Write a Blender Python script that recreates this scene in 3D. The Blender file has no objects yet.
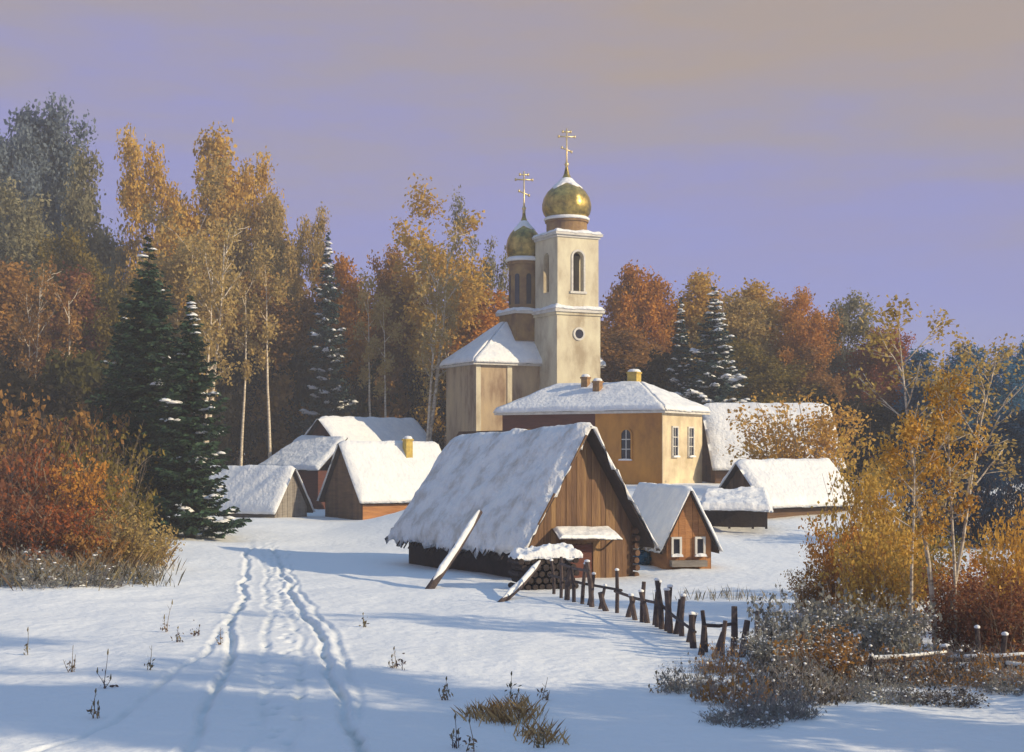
import bpy, math, random
import numpy as np
from mathutils import Vector, Matrix
R = math.radians
random.seed(7); rng = np.random.default_rng(7)
scene = bpy.context.scene
COL = scene.collection

# ---------------------------------------------------------------- camera
F = 1422.0; EYE = 5.5; HOR = 450.0
cd = bpy.data.cameras.new('camera'); cam = bpy.data.objects.new('camera', cd); COL.objects.link(cam)
cam.location = (0, 0, EYE); cam.rotation_euler = (R(90), 0, 0)
cd.sensor_width = 36; cd.lens = F / 1024 * 36; cd.shift_y = (HOR - 376) / 1024
cd.clip_end = 6000; cd.clip_start = .5
scene.camera = cam

# ---------------------------------------------------------------- light
SUN_EL, SUN_AZ = 23.0, 22.0          # azimuth: degrees from +X towards the camera
sd = Vector((math.cos(R(SUN_AZ)) * math.cos(R(SUN_EL)), -math.sin(R(SUN_AZ)) * math.cos(R(SUN_EL)), math.sin(R(SUN_EL))))
sl = bpy.data.lights.new('sun', 'SUN'); sl.energy = 5.0; sl.angle = R(.6); sl.color = (1, .82, .54)
so = bpy.data.objects.new('sun', sl); COL.objects.link(so); so.rotation_euler = sd.to_track_quat('Z', 'Y').to_euler()
w = bpy.data.worlds.new("World"); scene.world = w; w.use_nodes = True
nt = w.node_tree; nt.nodes.clear(); N = nt.nodes; L = nt.links
sky = N.new('ShaderNodeTexSky'); sky.sky_type = 'NISHITA'; sky.sun_disc = False
sky.sun_elevation = R(SUN_EL); sky.sun_rotation = math.atan2(sd.x, sd.y)
tc = N.new('ShaderNodeTexCoord'); sep = N.new('ShaderNodeSeparateXYZ'); L.new(tc.outputs['Generated'], sep.inputs[0])
ns = N.new('ShaderNodeTexNoise'); ns.inputs['Scale'].default_value = 3.2; ns.inputs['Detail'].default_value = 5
mp = N.new('ShaderNodeMapping'); mp.inputs['Scale'].default_value = (1, 1, 5); L.new(tc.outputs['Generated'], mp.inputs[0]); L.new(mp.outputs[0], ns.inputs['Vector'])
def math_node(op, a, b):
    m = N.new('ShaderNodeMath'); m.operation = op
    for i, v in enumerate((a, b)):
        if isinstance(v, (int, float)): m.inputs[i].default_value = v
        else: L.new(v, m.inputs[i])
    return m.outputs[0]
ns.inputs['Roughness'].default_value = .62; nz = math_node('MULTIPLY', math_node('SUBTRACT', ns.outputs['Fac'], .5), .27)
el = math_node('ADD', math_node('ADD', sep.outputs['Z'], nz), math_node('MULTIPLY', sep.outputs['X'], .10))
cr = N.new('ShaderNodeValToRGB'); L.new(el, cr.inputs[0])
stops = [(0.0, (.33, .37, .72)), (.12, (.30, .32, .70)), (.18, (.33, .32, .60)), (.24, (.39, .345, .43)), (.31, (.45, .36, .32)), (.45, (.34, .34, .42)), (.75, (.20, .40, .70))]
ramp = cr.color_ramp
while len(ramp.elements) < len(stops): ramp.elements.new(.5)
for e, (p, c) in zip(ramp.elements, stops): e.position = p; e.color = (*c, 1)
b1 = N.new('ShaderNodeBackground'); L.new(cr.outputs[0], b1.inputs[0]); b1.inputs[1].default_value = 1.08
b2 = N.new('ShaderNodeBackground'); L.new(sky.outputs[0], b2.inputs[0]); b2.inputs[1].default_value = .05
mixs = N.new('ShaderNodeMixShader'); mixs.inputs[0].default_value = .15
L.new(b1.outputs[0], mixs.inputs[1]); L.new(b2.outputs[0], mixs.inputs[2])
ow = N.new('ShaderNodeOutputWorld'); L.new(mixs.outputs[0], ow.inputs[0])
vs = scene.view_settings; vs.view_transform = 'Standard'; vs.look = 'None'; vs.exposure = 0; vs.gamma = 1
scene.render.engine = 'CYCLES'; scene.cycles.max_bounces = 5; scene.cycles.transparent_max_bounces = 4

# ---------------------------------------------------------------- noise and terrain
def _hash(ix, iy, seed):
    n = (ix.astype(np.int64) * 374761393 + iy.astype(np.int64) * 668265263 + seed * 144665) & 0x7fffffff
    n = ((n ^ (n >> 13)) * 1274126177) & 0x7fffffff
    return ((n ^ (n >> 16)) & 0xffff) / 65535.0
def vnoise(x, y, seed=0):
    x = np.asarray(x, float); y = np.asarray(y, float)
    ix = np.floor(x); iy = np.floor(y); fx = x - ix; fy = y - iy
    fx = fx * fx * (3 - 2 * fx); fy = fy * fy * (3 - 2 * fy)
    a = _hash(ix, iy, seed); b = _hash(ix + 1, iy, seed); c = _hash(ix, iy + 1, seed); d = _hash(ix + 1, iy + 1, seed)
    return (a + (b - a) * fx) * (1 - fy) + (c + (d - c) * fx) * fy - .5
def fbm(x, y, o=3, seed=0):
    s = 0; a = 1
    for k in range(o):
        s = s + a * vnoise(np.asarray(x) * 2 ** k, np.asarray(y) * 2 ** k, seed + k); a *= .5
    return s
def sst(a, b, x):
    t = np.clip((np.asarray(x, float) - a) / (b - a), 0, 1); return t * t * (3 - 2 * t)
RUTS_OLD = 0
RUTS = [([(-16.3, 88), (-12.6, 68), (-9.9, 52), (-7.4, 37), (-6.1, 27), (-5.2, 18)], .12, .12),
        ([(-14.6, 86), (-10.6, 66), (-7.6, 50), (-4.8, 37), (-3.4, 29), (-2.3, 23), (-1.6, 18)], .12, .13),
        ([(-15.5, 87), (-11.6, 67), (-8.7, 51), (-6.3, 37), (-5.0, 28), (-4.4, 18)], .10, .045),
        ([(-15.2, 87), (-11.2, 67), (-8.2, 51), (-5.5, 37), (-4.1, 28), (-3.4, 18)], .10, .04),
        ([(-9.9, 52), (-8.4, 40), (-7.9, 33), (-8.4, 27), (-9.6, 24), (-11, 20)], .10, .07),
        ([(-13.6, 84), (-9.9, 64), (-7.0, 50), (-5.3, 42), (-3.8, 33), (-2.9, 27), (-2.2, 22), (-1.4, 18)], .09, .06)]
def g(x, y):
    x = np.asarray(x, float); y = np.asarray(y, float)
    z = 2.75 * sst(78, 110, y) * sst(-13, -1, x) * (1 - .25 * sst(14, 34, x))
    z = z + 1.2 * sst(118, 150, y) * (1 - sst(-13, -1, x) * .8)
    z = z + .34 * fbm(x / 9, y / 11, 3, 3) * sst(10, 40, y) + .07 * fbm(x / 1.6, y / 2.2, 3, 9) + .5 * sst(-8, -26, x) * sst(30, 60, y)
    z = z + 9 * sst(160, 600, y)
    return z
def rut_depth(x, y):
    d = np.zeros_like(x); h = np.zeros_like(x)
    for k, (pts, wd, dp) in enumerate(RUTS):
        pts = sorted(pts, key=lambda p: p[1])
        xc = np.interp(y, [p[1] for p in pts], [p[0] for p in pts])
        xc = xc + .34 * fbm(y / 3.1, y * 0 + k * 7, 4, 20 + k)
        m = sst(pts[0][1] - .5, pts[0][1] + .5, y) * (1 - sst(pts[-1][1] - 12, pts[-1][1], y))
        q = (x - xc) / (wd * (1 + .35 * fbm(y / 1.1, y * 0 + 3, 2, 40 + k)))
        brk = .65 + .7 * (vnoise(y / .7, y * 0 + k, 50 + k) + .5)
        d = d - .68 * dp * brk * m * np.exp(-q ** 4); h = h + .22 * dp * m * (np.exp(-(np.abs(q) - 1.7) ** 2 * 2.2)) * (1 + 1.2 * fbm(x / .5, y / .9, 2, 5))
    # footprints between the ruts
    for i in range(95):
        py = 20 + 60 * ((i + .5) / 95) ** 1.2; pts = RUTS[2][0][::-1]
        cx = np.interp(py, [p[1] for p in pts], [p[0] for p in pts]) + .35 + (.22 if i % 2 else -.22) + .25 * math.sin(i * 1.7)
        q = ((x - cx) / .11) ** 2 + ((y - py) / .17) ** 2
        d = d - .08 * np.exp(-q ** 2)
    return d + h
def G(x, y): return float(g(x, y))
def W(px, Y): return (px - 512) / F * Y
def Z(py, Y): return EYE - (py - HOR) / F * Y
def ground_at(px, py):                       # point of the ground seen through a spot of the photo
    Y = 7821.0 / (py - HOR)
    for _ in range(30):
        z = G(W(px, Y), Y); Y = .5 * Y + .5 * (EYE - z) * F / (py - HOR)
    return W(px, Y), Y

# ---------------------------------------------------------------- helpers
def link(o): COL.objects.link(o); return o
def empty(name, loc=(0, 0, 0), rz=0):
    o = bpy.data.objects.new(name, None); o.location = loc; o.rotation_euler = (0, 0, rz); o.empty_display_size = .3; return link(o)
def tag(o, label=None, cat=None, group=None, kind=None):
    if label: o['label'] = label
    if cat: o['category'] = cat
    if group: o['group'] = group
    if kind: o['kind'] = kind
    return o
class MB:
    def __init__(s): s.v = []; s.f = []; s.t = []
    def add(s, vs, fs, t=.5):
        n = len(s.v); s.v += [tuple(p) for p in vs]; s.f += [tuple(i + n for i in f) for f in fs]; s.t += [t] * len(vs); return s
    def box(s, x0, x1, y0, y1, z0, z1, t=.5):
        return s.add([(x0, y0, z0), (x1, y0, z0), (x1, y1, z0), (x0, y1, z0), (x0, y0, z1), (x1, y0, z1), (x1, y1, z1), (x0, y1, z1)],
                     [(0, 3, 2, 1), (4, 5, 6, 7), (0, 1, 5, 4), (1, 2, 6, 5), (2, 3, 7, 6), (3, 0, 4, 7)], t)
    def prism(s, poly, a, b, axis='y', t=.5):         # poly in (u, z); extruded a..b along axis
        n = len(poly)
        P = (lambda u, z, d: (u, d, z)) if axis == 'y' else (lambda u, z, d: (d, u, z))
        return s.add([P(u, z, a) for u, z in poly] + [P(u, z, b) for u, z in poly],
                     [tuple(range(n)), tuple(range(2 * n - 1, n - 1, -1))] + [(i, i + n, (i + 1) % n + n, (i + 1) % n) for i in range(n)], t)
    def tube(s, pts, rads, k=6, t=.5, cap=True):
        pts = [Vector(p) for p in pts]; vs = []; n = len(pts)
        for i, p in enumerate(pts):
            d = (pts[min(i + 1, n - 1)] - pts[max(i - 1, 0)])
            d = d.normalized() if d.length > 1e-6 else Vector((0, 0, 1))
            a = d.cross(Vector((0, 1, 0)) if abs(d.y) < .8 else Vector((1, 0, 0))).normalized(); b = d.cross(a)
            for j in range(k):
                an = 2 * math.pi * j / k; vs.append(p + (a * math.cos(an) + b * math.sin(an)) * rads[i])
        fs = [(i * k + j, i * k + (j + 1) % k, (i + 1) * k + (j + 1) % k, (i + 1) * k + j) for i in range(n - 1) for j in range(k)]
        if cap: fs += [tuple(range(k))[::-1], tuple((n - 1) * k + j for j in range(k))]
        return s.add(vs, fs, t)
    def lathe(s, prof, cx=0, cy=0, k=28, t=.5):
        vs = [(cx + r * math.cos(2 * math.pi * j / k), cy + r * math.sin(2 * math.pi * j / k), z) for r, z in prof for j in range(k)]
        fs = [(i * k + j, i * k + (j + 1) % k, (i + 1) * k + (j + 1) % k, (i + 1) * k + j) for i in range(len(prof) - 1) for j in range(k)]
        return s.add(vs, fs, t)
    def build(s, name, mat, parent=None, smooth=False, fix=True):
        me = bpy.data.meshes.new(name); me.from_pydata(s.v, [], s.f); me.update()
        a = me.attributes.new('tint', 'FLOAT', 'POINT'); a.data.foreach_set('value', np.array(s.t, np.float32))
        if fix:
            import bmesh
            bm = bmesh.new(); bm.from_mesh(me); bmesh.ops.recalc_face_normals(bm, faces=bm.faces); bm.to_mesh(me); bm.free()
        if smooth: me.polygons.foreach_set('use_smooth', [True] * len(me.polygons))
        me.materials.append(mat)
        o = bpy.data.objects.new(name, me)
        if parent: o.parent = parent
        return link(o)
def np_mesh(name, V, Q, tint, mat, parent=None, smooth=False):
    me = bpy.data.meshes.new(name); nv = len(V); nf = len(Q); k = Q.shape[1]
    me.vertices.add(nv); me.vertices.foreach_set('co', np.ascontiguousarray(V, np.float32).ravel())
    me.loops.add(nf * k); me.loops.foreach_set('vertex_index', np.ascontiguousarray(Q, np.int32).ravel())
    me.polygons.add(nf); me.polygons.foreach_set('loop_start', np.arange(0, nf * k, k, dtype=np.int32)); me.polygons.foreach_set('loop_total', np.full(nf, k, np.int32))
    if smooth: me.polygons.foreach_set('use_smooth', np.ones(nf, bool))
    me.update(calc_edges=True)
    a = me.attributes.new('tint', 'FLOAT', 'POINT'); a.data.foreach_set('value', np.ascontiguousarray(tint, np.float32))
    me.materials.append(mat); o = bpy.data.objects.new(name, me)
    if parent: o.parent = parent
    return link(o)

# ---------------------------------------------------------------- materials
def mat(name, A, B, rough=.8, nscale=2.0, bump=.3, bscale=8.0, tint=.5, metal=0, spec=.3, transl=0, stretch=(1, 1, 1), C=None, bdist=.05):
    m = bpy.data.materials.new(name); m.use_nodes = True; n = m.node_tree.nodes; l = m.node_tree.links; n.clear()
    out = n.new('ShaderNodeOutputMaterial'); p = n.new('ShaderNodeBsdfPrincipled')
    tcn = n.new('ShaderNodeTexCoord'); mpn = n.new('ShaderNodeMapping'); mpn.inputs['Scale'].default_value = stretch
    l.new(tcn.outputs['Object'], mpn.inputs[0])
    t = n.new('ShaderNodeTexNoise'); t.inputs['Scale'].default_value = nscale; t.inputs['Detail'].default_value = 6; t.inputs['Roughness'].default_value = .65
    l.new(mpn.outputs[0], t.inputs['Vector'])
    at = n.new('ShaderNodeAttribute'); at.attribute_name = 'tint'
    mr = n.new('ShaderNodeMapRange'); mr.inputs[1].default_value = .3; mr.inputs[2].default_value = .7; l.new(t.outputs['Fac'], mr.inputs[0])
    mx = n.new('ShaderNodeMix'); mx.data_type = 'FLOAT'; mx.inputs[0].default_value = tint; l.new(mr.outputs[0], mx.inputs[2]); l.new(at.outputs['Fac'], mx.inputs[3])
    c = n.new('ShaderNodeValToRGB'); c.color_ramp.elements[0].color = (*B, 1); c.color_ramp.elements[1].color = (*A, 1)
    c.color_ramp.elements[0].position = .15; c.color_ramp.elements[1].position = .85
    if C: e = c.color_ramp.elements.new(.5); e.color = (*C, 1)
    l.new(mx.outputs[0], c.inputs[0]); l.new(c.outputs[0], p.inputs['Base Color'])
    p.inputs['Roughness'].default_value = rough; p.inputs['Metallic'].default_value = metal; p.inputs['Specular IOR Level'].default_value = spec
    if bump:
        t2 = n.new('ShaderNodeTexNoise'); t2.inputs['Scale'].default_value = bscale; t2.inputs['Detail'].default_value = 5; l.new(mpn.outputs[0], t2.inputs['Vector'])
        bu = n.new('ShaderNodeBump'); bu.inputs['Strength'].default_value = bump; bu.inputs['Distance'].default_value = bdist
        l.new(t2.outputs['Fac'], bu.inputs['Height']); l.new(bu.outputs[0], p.inputs['Normal'])
    if transl:
        tr = n.new('ShaderNodeBsdfTranslucent'); l.new(c.outputs[0], tr.inputs[0]); ms = n.new('ShaderNodeMixShader'); ms.inputs[0].default_value = transl
        l.new(p.outputs[0], ms.inputs[1]); l.new(tr.outputs[0], ms.inputs[2]); l.new(ms.outputs[0], out.inputs[0])
    else: l.new(p.outputs[0], out.inputs[0])
    return m
def leafmat(name, A, B, C=None): return mat(name, A, B, rough=.7, nscale=.35, bump=0, tint=.55, spec=.15, transl=.42, C=C)
M = {}
M['snow'] = mat('snow', (.84, .85, .86), (.74, .77, .82), rough=.65, nscale=.5, bump=.55, bscale=2.6, tint=0, bdist=.12, spec=.25)
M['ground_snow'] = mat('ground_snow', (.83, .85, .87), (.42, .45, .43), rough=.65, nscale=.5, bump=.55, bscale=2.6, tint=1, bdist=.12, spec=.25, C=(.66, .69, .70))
M['roof_snow'] = mat('roof_snow', (.86, .86, .85), (.73, .75, .78), rough=.65, nscale=1.2, bump=.8, bscale=3.5, tint=0, bdist=.12, spec=.25)
M['thatch_snow'] = mat('thatch_snow', (.85, .85, .83), (.55, .53, .50), rough=.75, nscale=.65, bump=1, bscale=3.0, tint=0, bdist=.18, spec=.2, C=(.76, .77, .78), stretch=(1.1, 1.3, 1))
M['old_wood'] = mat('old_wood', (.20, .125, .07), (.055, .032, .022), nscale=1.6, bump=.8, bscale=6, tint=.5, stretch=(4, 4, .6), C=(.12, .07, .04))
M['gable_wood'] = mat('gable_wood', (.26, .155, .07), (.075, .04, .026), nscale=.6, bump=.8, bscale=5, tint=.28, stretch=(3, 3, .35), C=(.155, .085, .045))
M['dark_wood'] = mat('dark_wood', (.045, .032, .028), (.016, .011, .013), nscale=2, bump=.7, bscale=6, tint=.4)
M['red_wood'] = mat('red_wood', (.15, .05, .035), (.06, .022, .018), nscale=2, bump=.6, bscale=6, tint=.5, stretch=(.5, .5, 4))
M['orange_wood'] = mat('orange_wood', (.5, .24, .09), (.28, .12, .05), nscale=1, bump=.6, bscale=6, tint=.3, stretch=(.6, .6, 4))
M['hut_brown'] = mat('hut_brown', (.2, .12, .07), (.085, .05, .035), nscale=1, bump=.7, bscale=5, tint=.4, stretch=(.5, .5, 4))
M['grey_wood'] = mat('grey_wood', (.3, .27, .23), (.15, .13, .12), nscale=1.5, bump=.6, bscale=5, tint=.4, stretch=(.5, .5, 4))
M['rail_wood'] = mat('rail_wood', (.12, .085, .075), (.03, .022, .026), nscale=3, bump=.8, bscale=9, tint=.5)
M['cream'] = mat('sunlit_cream_plaster', (.72, .62, .40), (.46, .37, .23), rough=.85, nscale=.6, bump=.3, bscale=3, tint=.1, C=(.58, .48, .33))
M['tower'] = mat('tower_plaster', (.70, .65, .47), (.38, .31, .21), rough=.85, nscale=.5, bump=.35, bscale=2.5, tint=.1, C=(.58, .52, .38), stretch=(1, 1, .5))
M['nave'] = mat('nave_plaster', (.52, .40, .24), (.22, .14, .09), rough=.9, nscale=.5, bump=.4, bscale=2.5, tint=.1, C=(.42, .32, .21), stretch=(1.2, 1.2, .4))
M['ochre'] = mat('shaded_ochre_plaster', (.58, .27, .055), (.33, .14, .035), rough=.85, nscale=.5, bump=.35, bscale=3, tint=.1, C=(.48, .22, .045), stretch=(1, 1, .6))
M['drum'] = mat('drum_plaster', (.34, .22, .09), (.15, .08, .05), nscale=.8, bump=.4, bscale=3, tint=.1)
M['trim'] = mat('trim_white', (.7, .68, .62), (.5, .48, .45), nscale=2, bump=.2, tint=.2)
M['gold'] = mat('gilded_dome', (.56, .42, .13), (.13, .11, .04), rough=.36, nscale=1.4, bump=.3, bscale=4, tint=.1, metal=.7, C=(.34, .25, .07), spec=.5)
M['iron'] = mat('cross_gilt', (.85, .7, .4), (.6, .45, .2), rough=.4, bump=0, metal=.6, tint=0)
M['glass'] = mat('dark_glass', (.03, .03, .045), (.012, .012, .02), rough=.15, bump=0, tint=0, spec=.5)
M['brick'] = mat('chimney_brick', (.42, .25, .10), (.2, .1, .05), nscale=4, bump=.5, bscale=10, tint=.1)
M['yellow_brick'] = mat('chimney_yellow', (.62, .45, .1), (.4, .28, .07), nscale=4, bump=.5, bscale=10, tint=.1)
M['birch'] = mat('birch_bark', (.62, .55, .45), (.14, .10, .08), nscale=2.5, bump=.4, bscale=6, tint=0, C=(.5, .43, .34), stretch=(1, 1, 2.5))
M['white_bark'] = mat('white_bark', (.85, .76, .6), (.4, .32, .24), nscale=2.5, bump=.3, bscale=6, tint=0, stretch=(1, 1, 2.5))
M['bark'] = mat('bark', (.16, .11, .075), (.05, .035, .028), nscale=2.5, bump=.6, bscale=7, tint=0)
M['pale_bark'] = mat('pale_bark', (.42, .33, .22), (.16, .11, .07), nscale=2.5, bump=.4, bscale=7, tint=0)
M['twig'] = mat('twig', (.14, .095, .085), (.045, .032, .035), nscale=2.5, bump=0, tint=.6)
M['grey_twig'] = mat('grey_twig', (.36, .33, .32), (.11, .10, .10), nscale=2.5, bump=0, tint=.6)
M['straw'] = mat('straw', (.36, .25, .13), (.12, .075, .045), nscale=1.5, bump=0, tint=.7, transl=.25)
M['ochre_grass'] = mat('ochre_grass', (.62, .42, .18), (.22, .12, .05), nscale=1.5, bump=0, tint=.7, transl=.3)
M['weed'] = mat('weed', (.22, .18, .09), (.07, .055, .03), nscale=1.5, bump=0, tint=.7)
M['needles'] = mat('needles', (.040, .085, .040), (.012, .026, .018), rough=.65, nscale=.8, bump=0, tint=.6, spec=.2)
M['blue_needles'] = mat('blue_needles', (.045, .085, .075), (.012, .026, .028), rough=.65, nscale=.8, bump=0, tint=.6, spec=.2)
M['gold_leaf'] = leafmat('gold_leaf', (.74, .50, .11), (.38, .24, .07), (.58, .37, .08))
M['dull_gold'] = leafmat('dull_gold', (.60, .44, .16), (.32, .22, .09), (.46, .33, .12))
M['orange_leaf'] = leafmat('orange_leaf', (.70, .34, .055), (.32, .14, .04), (.54, .25, .045))
M['brown_leaf'] = leafmat('brown_leaf', (.52, .28, .075), (.20, .10, .038), (.36, .19, .055))
M['olive_leaf'] = leafmat('olive_leaf', (.34, .25, .05), (.12, .09, .025), (.23, .17, .035))
M['green_leaf'] = leafmat('green_leaf', (.15, .13, .03), (.05, .05, .018), (.1, .09, .024))
M['red_leaf'] = leafmat('red_leaf', (.50, .15, .035), (.18, .06, .025), (.34, .10, .03))
M['hazed_slate_leaf'] = leafmat('hazed_slate_leaf', (.22, .27, .31), (.11, .14, .17), (.16, .20, .235))  # blue-grey of distance haze put into the leaf colour
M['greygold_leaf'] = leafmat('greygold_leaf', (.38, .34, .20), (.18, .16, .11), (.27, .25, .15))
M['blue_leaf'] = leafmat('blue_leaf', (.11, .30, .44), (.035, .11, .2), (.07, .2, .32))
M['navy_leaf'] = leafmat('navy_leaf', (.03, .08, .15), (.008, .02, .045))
M['dark_leaf'] = leafmat('dark_leaf', (.05, .038, .016), (.013, .011, .007), (.028, .022, .011))
M['rust_leaf'] = leafmat('rust_leaf', (.36, .15, .06), (.11, .05, .035), (.23, .09, .045))
M['amber_leaf'] = leafmat('amber_leaf', (.82, .54, .14), (.36, .18, .04), (.62, .36, .07))
M['sage_leaf'] = leafmat('sage_leaf', (.40, .40, .36), (.12, .12, .12), (.26, .26, .23))

# ---------------------------------------------------------------- ground sheet
def axis(a, b, step, far_lo, far_hi, gr=1.09):
    c = list(np.arange(a, b, step)); lo = []; s = step; v = a
    while v > far_lo: s *= gr; v -= s; lo.append(v)
    hi = []; s = step; v = c[-1]
    while v < far_hi: s *= gr; v += s; hi.append(v)
    return np.array(lo[::-1] + c + hi)
gx = axis(-13.5, 12.5, .065, -2500, 2500, 1.045); gy = axis(23, 62, .13, -200, 4500, 1.03)
X, Y_ = np.meshgrid(gx, gy); rd = rut_depth(X, Y_); zz = g(X, Y_) + rd
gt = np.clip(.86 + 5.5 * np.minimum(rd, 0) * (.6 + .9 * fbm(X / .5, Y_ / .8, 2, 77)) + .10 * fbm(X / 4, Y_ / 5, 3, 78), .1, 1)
V = np.stack([X.ravel(), Y_.ravel(), zz.ravel()], 1)
nx = len(gx); idx = np.arange(len(V)).reshape(len(gy), nx)
Q = np.stack([idx[:-1, :-1].ravel(), idx[:-1, 1:].ravel(), idx[1:, 1:].ravel(), idx[1:, :-1].ravel()], 1)
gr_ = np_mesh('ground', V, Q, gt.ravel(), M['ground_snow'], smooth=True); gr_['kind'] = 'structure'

# ---------------------------------------------------------------- snow sheets
def snow_grid(name, P, nrm, th, m, parent, rough=.35, seed=0, thin_edges=True, scale=1.0, drop=0):
    """P(u,v) on the roof surface (arrays), thick closed layer above it"""
    n = 44; u, v = np.meshgrid(np.linspace(0, 1, n), np.linspace(0, 1, n))
    base = P(u, v); nr = nrm(u, v)
    e = np.minimum.reduce([u, 1 - u, v, 1 - v]) if thin_edges else np.minimum(v, 1 - v)
    f = .45 + .55 * sst(0, .07, e)
    q = base.reshape(-1, 3)
    nn = fbm(q[:, 0] * scale + seed * 3.1, (q[:, 1] + q[:, 2]) * scale, 4, seed).reshape(n, n)
    t = th * (f + rough * 1.6 * nn); t = np.maximum(t, th * .12)
    top = base + nr * t[..., None]
    jit = fbm(q[:, 0] * 2.3, q[:, 1] * 2.3 + q[:, 2], 2, seed + 9).reshape(n, n)
    rim = (sst(.04, 0, e))[..., None]
    top[..., 2:3] -= rim * (th * .5 + drop * np.abs(jit)[..., None])
    bot = base + nr * .004
    V = np.concatenate([top.reshape(-1, 3), bot.reshape(-1, 3)]); N2 = n * n; id_ = np.arange(N2).reshape(n, n)
    Q1 = np.stack([id_[:-1, :-1].ravel(), id_[:-1, 1:].ravel(), id_[1:, 1:].ravel(), id_[1:, :-1].ravel()], 1)
    b = np.concatenate([id_[0, :], id_[1:, -1], id_[-1, ::-1][1:], id_[::-1, 0][1:]])
    Qs = np.stack([b[:-1] + N2, b[1:] + N2, b[1:], b[:-1]], 1)
    return np_mesh(name, V, np.concatenate([Q1, Q1[:, ::-1] + N2, Qs]), np.full(len(V), .5), m, parent, True)
def quad_snow(name, a, b, c, d, th, m, parent, **k):      # a,b lower edge, d,c upper edge
    a, b, c, d = [np.array(p, float) for p in (a, b, c, d)]
    nv = np.cross(b - a, (d - a) if np.linalg.norm(d - a) > .01 else (c - a)); nv = nv / np.linalg.norm(nv)
    if nv[2] < 0: nv = -nv
    P = lambda u, v: (1 - v)[..., None] * ((1 - u)[..., None] * a + u[..., None] * b) + v[..., None] * ((1 - u)[..., None] * d + u[..., None] * c)
    return snow_grid(name, P, lambda u, v: np.broadcast_to(nv, u.shape + (3,)), th, m, parent, **k)
def ridge_snow(name, hw, y0, y1, ze, zr0, zr1, th, m, parent, ze1=None, sag=0, **k):   # saddle over a gable roof, ridge along local y
    ze1 = ze if ze1 is None else ze1
    def P(u, v):
        s = (u - .5) * 2; y = y0 + (y1 - y0) * v; zr = zr0 + (zr1 - zr0) * v - sag * np.sin(v * math.pi); e = ze + (ze1 - ze) * v
        wob = 1 + .03 * vnoise(v * 9, s * 0 + 4, 5) * np.abs(s) ** 8
        return np.stack([s * hw * wob, y, zr - np.abs(s) * (zr - e)], -1)
    def nrm(u, v):
        s = (u - .5) * 2; t = np.clip(s / .06, -1, 1); h = (zr0 - ze) / hw; nx_ = t * h; ln = np.sqrt(nx_ ** 2 + 1)
        return np.stack([nx_ / ln, 0 * s, 1 / ln], -1)
    return snow_grid(name, P, nrm, th, m, parent, **k)

# ---------------------------------------------------------------- buildings
def boards(x0, x1, zlo, ztop, y, th, wid, seed, bev=0):        # vertical boards in the plane y, ztop(x) gives the top
    r = random.Random(seed); mb = MB(); x = x0
    while x < x1 - .02:
        w_ = min(wid * r.uniform(.75, 1.25), x1 - x); a, b = x + .008, x + w_ - .008; d = r.uniform(0, .03)
        mid = [(a, zlo + r.uniform(0, .05)), (b, zlo + r.uniform(0, .05)), (b, ztop(b))]
        if a < 0 < b: mid.append((0, ztop(0)))
        mid.append((a, ztop(a))); mb.prism(mid, y - th - d, y, 'y', r.random()); x += w_
    return mb
def gable_hut(name, label, cat, loc, rz, w_, Ln, ze, zr, m_wall, oh=.5, ohf=.6, th=.28, m_snow='roof_snow', zr1=None, group=None, sag=.1, seed=1, brd=True, skirt=0.6, roofm='dark_wood', gable_m=None, **sk):
    root = tag(empty(name, loc, rz), label, cat, group); hw = w_ / 2; zr1 = zr if zr1 is None else zr1
    s = (zr - ze) / hw
    wall = MB(); wall.prism([(-hw, -skirt), (hw, -skirt), (hw, ze), (0, zr - .12), (-hw, ze)], .06, Ln - .02); wall.build('wall', M[m_wall], root)
    if brd:
        gm = M[gable_m or m_wall]; boards(-hw, hw, -skirt, lambda x: zr - .14 - abs(x) * s, .055, .05, .3, seed).build('gable_boards', gm, root)
    rh = hw + oh; ezr = zr - rh * s
    for sg in (-1, 1):
        rb = MB(); t = .12
        rb.add([(0, -ohf, zr - .02), (0, Ln + ohf, zr1 - .02), (sg * rh, Ln + ohf, ezr - .02), (sg * rh, -ohf, ezr - .02),
                (0, -ohf, zr - .02 - t), (0, Ln + ohf, zr1 - .02 - t), (sg * rh, Ln + ohf, ezr - .02 - t), (sg * rh, -ohf, ezr - .02 - t)],
               [(0, 1, 2, 3), (7, 6, 5, 4), (0, 3, 7, 4), (1, 5, 6, 2), (3, 2, 6, 7), (0, 4, 5, 1)])
        rb.build('roof_slope', M[roofm], root)
    ridge_snow('roof_snow', rh + .08, -ohf - .1, Ln + ohf + .1, ezr, zr, zr1, th, M[m_snow], root, seed=seed, sag=0, **sk)
    return root
def chimney(parent, x, y, z0, z1, s, m):
    c = MB().box(x - s, x + s, y - s, y + s, z0, z1); c.box(x - s - .06, x + s + .06, y - s - .06, y + s + .06, z1, z1 + .14)
    o = c.build('chimney', M[m], parent)
    MB().lathe([(s * 1.25, z1 + .145), (s * 1.3, z1 + .22), (s * .9, z1 + .36), (0.01, z1 + .4)], x, y, 12).build('chimney_snow', M['roof_snow'], o, True)
    return o
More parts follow.
